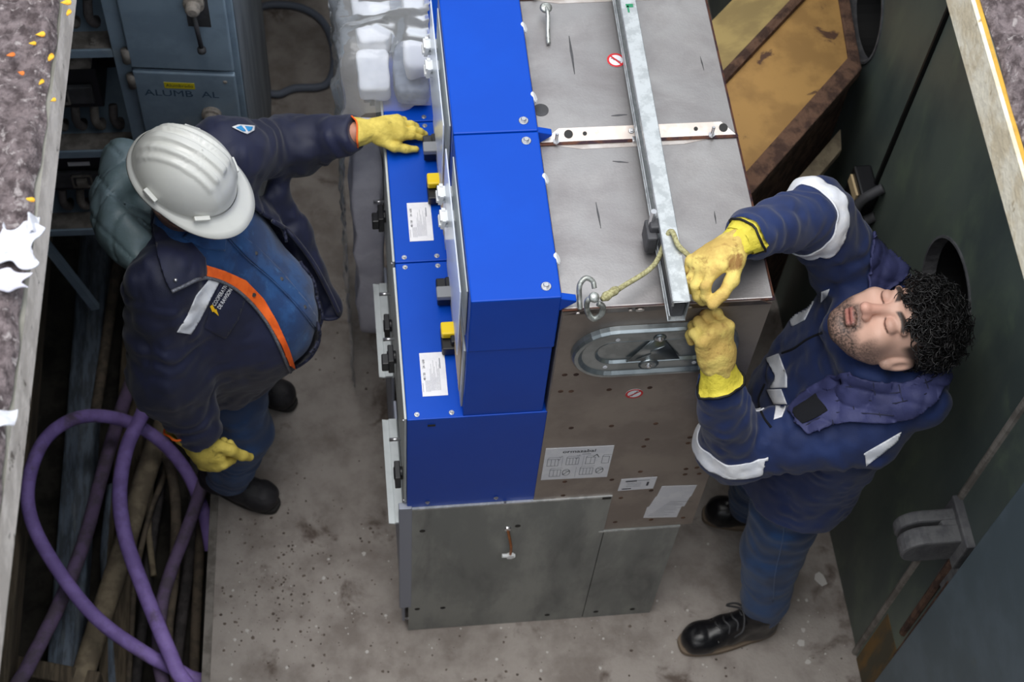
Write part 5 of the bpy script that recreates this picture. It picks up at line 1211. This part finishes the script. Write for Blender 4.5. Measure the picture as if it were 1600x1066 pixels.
# hard hat
def hardhat(parent, c, f, u):
    f, u = nrm(f), nrm(u); l = np.cross(u, f)
    def W_(a, b, d): return tuple(c + f * a + l * b + u * d)
    n, m = 120, 40; vs = []; fs = []; sst = lambda x, a, b: (lambda t: t * t * (3 - 2 * t))(min(1, max(0, (x - a) / (b - a))))
    for i in range(m + 1):
        th = math.pi / 2 * i / m
        for j in range(n):
            ph = 2 * math.pi * j / n; x = math.cos(ph) * math.cos(th); y = math.sin(ph) * math.cos(th); z = math.sin(th)
            yy = y * .099; fade = sst(x, -1.0, -.72) * (1 - sst(x, .46, .60)) if z > .15 else 0; fade *= sst(z, .15, .4); rg = 0
            for cc, ww, hh in ((0, .011, .008), (.028, .006, .006), (-.028, .006, .006), (.048, .005, .004), (-.048, .005, .004)): rg += hh * (1 - sst(abs(yy - cc), ww * .7, ww))
            front = .004 * sst(x, .5, .7) * (1 - sst(abs(yy), .035, .05)) * sst(z, .1, .3)
            k = 1 + (rg * fade - front) / .12; vs.append(W_(x * .121 * k, yy * k, z * .118 * k))
    for i in range(m):
        for j in range(n): j2 = (j + 1) % n; fs.append((i * n + j, i * n + j2, (i + 1) * n + j2, (i + 1) * n + j))
    mb = MB(); mb.add(vs, fs); o = mk('hard_hat', mb, M['helmet_white'], parent, smooth=True, label='white ribbed hard hat'); s_ = o.modifiers.new('t', 'SOLIDIFY'); s_.thickness = .003; s_.offset = -1
    vs = []; fs = []
    prof = [(0, .012), (.0, .002), (.25, -.001), (.7, -.006), (1, -.011), (1.0, -.015), (.6, -.011), (0, -.004)]
    for t, d in prof:
        for j in range(n):
            ph = 2 * math.pi * j / n; fx = max(0, math.cos(ph)); wd = .005 + .006 * abs(math.sin(ph)) + .050 * fx ** 1.5; r0 = np.array((math.cos(ph) * .122, math.sin(ph) * .100)); e = np.array((math.cos(ph), math.sin(ph) * .85)); r = r0 + e * wd * t
            vs.append(W_(r[0], r[1], d - .010 * t * fx + .004 * t * abs(math.sin(ph))))
    for i in range(len(prof) - 1):
        for j in range(n): j2 = (j + 1) % n; fs.append((i * n + j, (i + 1) * n + j, (i + 1) * n + j2, i * n + j2))
    mb = MB(); mb.add(vs, fs); mk('brim', mb, M['helmet_white'], o, smooth=True)
    for ph in (math.radians(-50), math.radians(-108), math.radians(50), math.radians(108)):
        a, b = math.cos(ph) * .123, math.sin(ph) * .103; d = nrm(f * math.cos(ph) + l * math.sin(ph)); t = np.cross(u, d)
        pts = [V3(*W_(a, b, .010)) + t * q * .018 + u * e for q, e in ((-1, 0), (1, 0), (1, .012), (-1, .012))]; mb = MB(); mb.prism([tuple(p - d * .004) for p in pts], tuple(map(float, d * .011))); mk('slot_cover', mb, M['helmet_white'], o, bevel=.002)
    return o
hardhat(p1, hc + hu_ * .032 - hf_ * .006, hf_, hu_)

# ------------------------------------------------------------------ bareheaded worker leaning against the green wall
p2 = root('person', (.97, .07, 0), 'curly haired worker in blue jacket with reflective bands, both gloves at the steel rail', 'person')
F2, L2 = nrm((-.99, -.12, 0)), nrm((.12, -.99, 0))
sR, eR, wR = V3(1.05, .225, 1.31), P(1275, 338, z=1.55), P(1168, 367, z=1.725)
sL, eL, wL = V3(1.0, -.11, 1.27), P(1146, 700, z=1.14), P(1124, 603, z=1.45)
J = SDF((.56, -.40, .70), (1.27, .56, 1.82), .0065)
J.torso([(.82, .955, .035, .150, .20), (.95, .965, .055, .155, .205), (1.13, .99, .06, .15, .215), (1.27, 1.03, .06, .125, .20), (1.36, 1.06, .045, .10, .13)], F2, L2, .02)
J.chain([sL, eL, wL], [.09, .076, .052], .04, fold=(.003, .06, 111))
J.chain([sR, eR, wR], [.092, .074, .052], .04, fold=(.003, .06, 121))
J.cone((1.09, -.10, 1.36), (1.15, .06, 1.36), .055, .06, .05); J.cone((1.15, .06, 1.36), (1.10, .20, 1.37), .06, .05, .05)      # collar and hood roll behind the neck
J.cone((.98, -.04, 1.37), (1.09, -.10, 1.37), .04, .055, .04); J.cone((.955, .08, 1.37), (.98, -.04, 1.38), .036, .04, .04); J.cone((.955, .08, 1.37), (1.0, .15, 1.38), .036, .04, .04)
J.rumple(.005, 9, 131); J.rumple(.0055, 15, 133, (1, 1, .7), True); J.rumple(.003, 34, 135, (1, .7, 1), True)
for e_, w_ in ((eR, wR), (eL, wL)): d_ = nrm(w_ - e_); J.cone(w_ + d_ * .085, w_ + d_ * .15, .075, .075, .008, True)
qv, qf = J.mesh(); jk2 = mk_np('jacket', qv, qf, M['royal'], p2, label='royal blue work jacket with reflective bands'); bQ = bvh_of((qv, qf))
ringband('reflective_band', jk2, qv, qf, eL + (wL - eL) * .14, wL - eL, .022, .10, M['reflective'])
ringband('reflective_band', jk2, qv, qf, eR + (wR - eR) * .10, wR - eR, .020, .12, M['reflective'])
for pl_ in ([(1197, 560), (1217, 553), (1230, 588), (1230, 606), (1203, 607), (1213, 590)], [(1198, 609), (1221, 608), (1230, 632), (1222, 652), (1209, 656), (1212, 636)],
            [(1233, 492), (1254, 478), (1272, 471), (1258, 500), (1237, 511)], [(1284, 456), (1297, 451), (1292, 464), (1284, 472)], [(1351, 708), (1408, 675), (1402, 690), (1354, 728)]):
    decal('reflective_patch', jk2, pl_, bQ, M['reflective'], .004, 3, .002)
def quilt_h(x, y):
    a = (x * .96 + y * .28) / 40; b = (y * .96 - x * .28) / 34
    return .011 * (abs(math.sin(math.pi * a)) * abs(math.sin(math.pi * b))) ** .3
STITCH = [[(1288, 592), (1296, 628), (1302, 664)], [(1325, 586), (1331, 622), (1338, 659)], [(1364, 597), (1370, 630), (1378, 660)], [(1404, 601), (1412, 630), (1420, 652)], [(1444, 588), (1452, 612), (1458, 628)], [(1262, 646), (1300, 628), (1345, 624), (1400, 630), (1472, 606)], [(1252, 668), (1300, 646), (1350, 646), (1400, 650)], [(1300, 604), (1345, 606), (1400, 614), (1462, 592)]]
qa = decal('quilted_collar', jk2, [(1230, 641), (1262, 612), (1296, 588), (1322, 583), (1365, 596), (1412, 600), (1452, 584), (1474, 566), (1482, 590), (1466, 622), (1430, 650), (1385, 662), (1330, 660), (1300, 664), (1262, 680), (1246, 664)], bQ, M['quilt_blue'], .012, 3.2, .006, quilt_h, label='dusty blue quilted collar flap', curve=False)
for st_ in STITCH: stroke('stitch_line', qa, st_, bQ, .0013, M['navy'], .0185)
decal('velcro_pad', qa, [(1238, 648), (1276, 622), (1297, 645), (1256, 664)], bQ, M['velcro'], .024, 3.2, .002, label='black velcro pad')
decal('quilted_collar', jk2, [(1361, 362), (1385, 372), (1412, 388), (1420, 408), (1415, 438), (1380, 462), (1354, 470), (1356, 420)], bQ, M['quilt_blue'], .012, 3.2, .006, quilt_h)
stroke('pocket_seam', jk2, [(1195, 600), (1186, 625), (1192, 650), (1205, 668)], bQ, .003, M['velcro'], .001)
stroke('front_zip', jk2, [(1285, 520), (1262, 530), (1240, 545), (1222, 552)], bQ, .003, M['velcro'], .001)
# trousers, boots
K = SDF((.82, -.2, .06), (1.14, .42, .95), .0065)
K.chain([(.965, -.005, .86), (.962, -.035, .47), (1.0, -.066, .13)], [.112, .083, .064], .03, fold=(.0018, .07, 171)); K.chain([(.97, .14, .86), (.985, .20, .47), (1.02, .262, .13)], [.112, .083, .064], .03, fold=(.0018, .07, 173))
K.rumple(.0055, 13, 175, (1, 1, .8), True); kv, kf = K.mesh(); jn = mk_np('jeans', kv, kf, M['jeans'], p2); bK = bvh_of((kv, kf))
stroke('side_seam', jn, [(1228, 805), (1222, 850), (1212, 895), (1208, 940)], bK, .0018, M['denim'], .001)
boot('boot', p2, (1.055, -.075), (.768, -.112), M['boot_black'], M['sole_tan'], None, 15, label='shiny black work boot')
boot('boot', p2, (1.175, .245), (.905, .292), M['boot_black'], M['sole_tan'], None, 19)
# body, head, curls
n2, u2 = nrm((-.495, -.06, .87)), nrm((.87, -.14, .48)); c_h = V3(*P(1394, 512, z=1.50))
B2 = SDF((.55, -.3, .06), (1.26, .5, 1.8), .012)
B2.torso([(.8, .96, .05, .10, .15), (1.05, .98, .06, .10, .16), (1.26, 1.03, .06, .07, .15), (1.33, 1.05, .05, .05, .06)], F2, L2, .03)
B2.chain([sL, eL, wL + (wL - eL) * .12], [.055, .045, .023], .03); B2.chain([sR, eR, wR + (wR - eR) * .12], [.055, .045, .023], .03)
B2.chain([(.965, -.005, .84), (.962, -.035, .47), (1.0, -.066, .12)], [.08, .055, .04], .03); B2.chain([(.97, .14, .84), (.985, .20, .47), (1.02, .262, .12)], [.08, .055, .04], .03)
bv, bf = B2.mesh(); v2, f2, c2, A2 = head_into((1.05, .045, 1.33), c_h, n2, u2, .0026)
base = np.tile(np.array(lin((200, 150, 126))[:3]), (len(bv), 1)); bod = mk_np('body', np.concatenate([bv, v2]), np.concatenate([bf, f2 + len(bv)]), M['face'], p2, col=np.concatenate([base, c2]))
def curls(parent, c, A, n):
    g = np.random.default_rng(11); d = g.normal(size=(n * 6, 3)); d /= np.linalg.norm(d, axis=1)[:, None]; f, u, l = d[:, 0], d[:, 1], d[:, 2]
    e = np.array((.099, .09, .079)); q = d * e + np.array((-.012, .036, 0))
    ok = ((q[:, 1] > .055 - .30 * np.maximum(0, -q[:, 0]) + .01 * np.sin(l * 9)) | ((q[:, 0] < -.03) & (q[:, 1] > -.01)) | ((q[:, 0] < .03) & (q[:, 1] > .045))) & (q[:, 1] > -.02)
    q = q[ok][:n]; d = d[ok][:n]; N = len(q); side = np.clip((q[:, 1] - .02) / .05, .35, 1)
    base_ = c + q @ A; out = d @ A; out = out + g.normal(size=(N, 3)) * .35; out /= np.linalg.norm(out, axis=1)[:, None]
    bend = g.normal(size=(N, 3)); bend -= (bend * out).sum(1)[:, None] * out; bend /= np.linalg.norm(bend, axis=1)[:, None]; b2 = np.cross(out, bend)
    R = g.uniform(.006, .015, N) * side; H_ = g.uniform(.018, .046, N) * side; ph = g.uniform(0, 6.28, N); tn = g.uniform(1.1, 1.9, N); tr = g.uniform(.0013, .0024, N); k = 13; m = 4
    t = np.linspace(0, 1, k); ang = ph[:, None] + 6.283 * tn[:, None] * t; grow = np.minimum(1, .25 + t * 1.6)
    cen = base_[:, None] + out[:, None] * (H_[:, None, None] * t[None, :, None]) + (bend[:, None] * np.cos(ang)[..., None] + b2[:, None] * np.sin(ang)[..., None]) * (R[:, None] * grow)[..., None]
    rad = bend[:, None] * np.cos(ang)[..., None] + b2[:, None] * np.sin(ang)[..., None]; ax = np.broadcast_to(out[:, None], rad.shape); ringv = []
    for j in range(m):
        a = 2 * math.pi * j / m; ringv.append(cen + (rad * math.cos(a) + ax * math.sin(a)) * (tr[:, None] * (1.15 - .7 * t))[..., None])
    V_ = np.stack(ringv, 2).reshape(-1, 3); i = np.arange(N)[:, None, None] * k * m; s_ = np.arange(k - 1)[None, :, None] * m; j = np.arange(m)[None, None, :]; j2 = (j + 1) % m
    Fq = np.stack([i + s_ + j, i + s_ + j2, i + s_ + m + j2, i + s_ + m + j], -1).reshape(-1, 4)
    return mk_np('hair', V_, Fq, M['hair_black'], parent, label='short black curly hair')
curls(p2, c_h, A2, 1900)
# gloves at the rail and the rope
g0, g1 = P(1146, 384, z=1.745), P(1084, 428, z=1.74)
hand('glove', p2, g0, g1 - g0, (-.25, .35, .9), 1, [(.5, .8, .5), (.6, .9, .5), (.7, .9, .6), (.8, .9, .6)], [(.75, .45, -.3), (.9, .1, -.35), (.9, -.1, -.4)], M['glove2'], .99, .04, M['cuff_bright'], .036, 7, bind=M['black'], label='stained yellow glove holding the rope')
g0, g1 = P(1122, 572, z=1.52), P(1110, 485, z=1.655)
hand('glove', p2, g0, g1 - g0, (.45, -.8, .3), -1, [(1.1, 1.2, .8), (1.2, 1.2, .8), (1.2, 1.2, .8), (1.2, 1.2, .8)], [(.8, .25, -.5), (.7, -.2, -.7), (.5, -.5, -.6)], M['glove2'], 1.06, .03, M['cuff_bright'], .046, 8, bind=M['black'], label='stained yellow glove closed under the rail end')
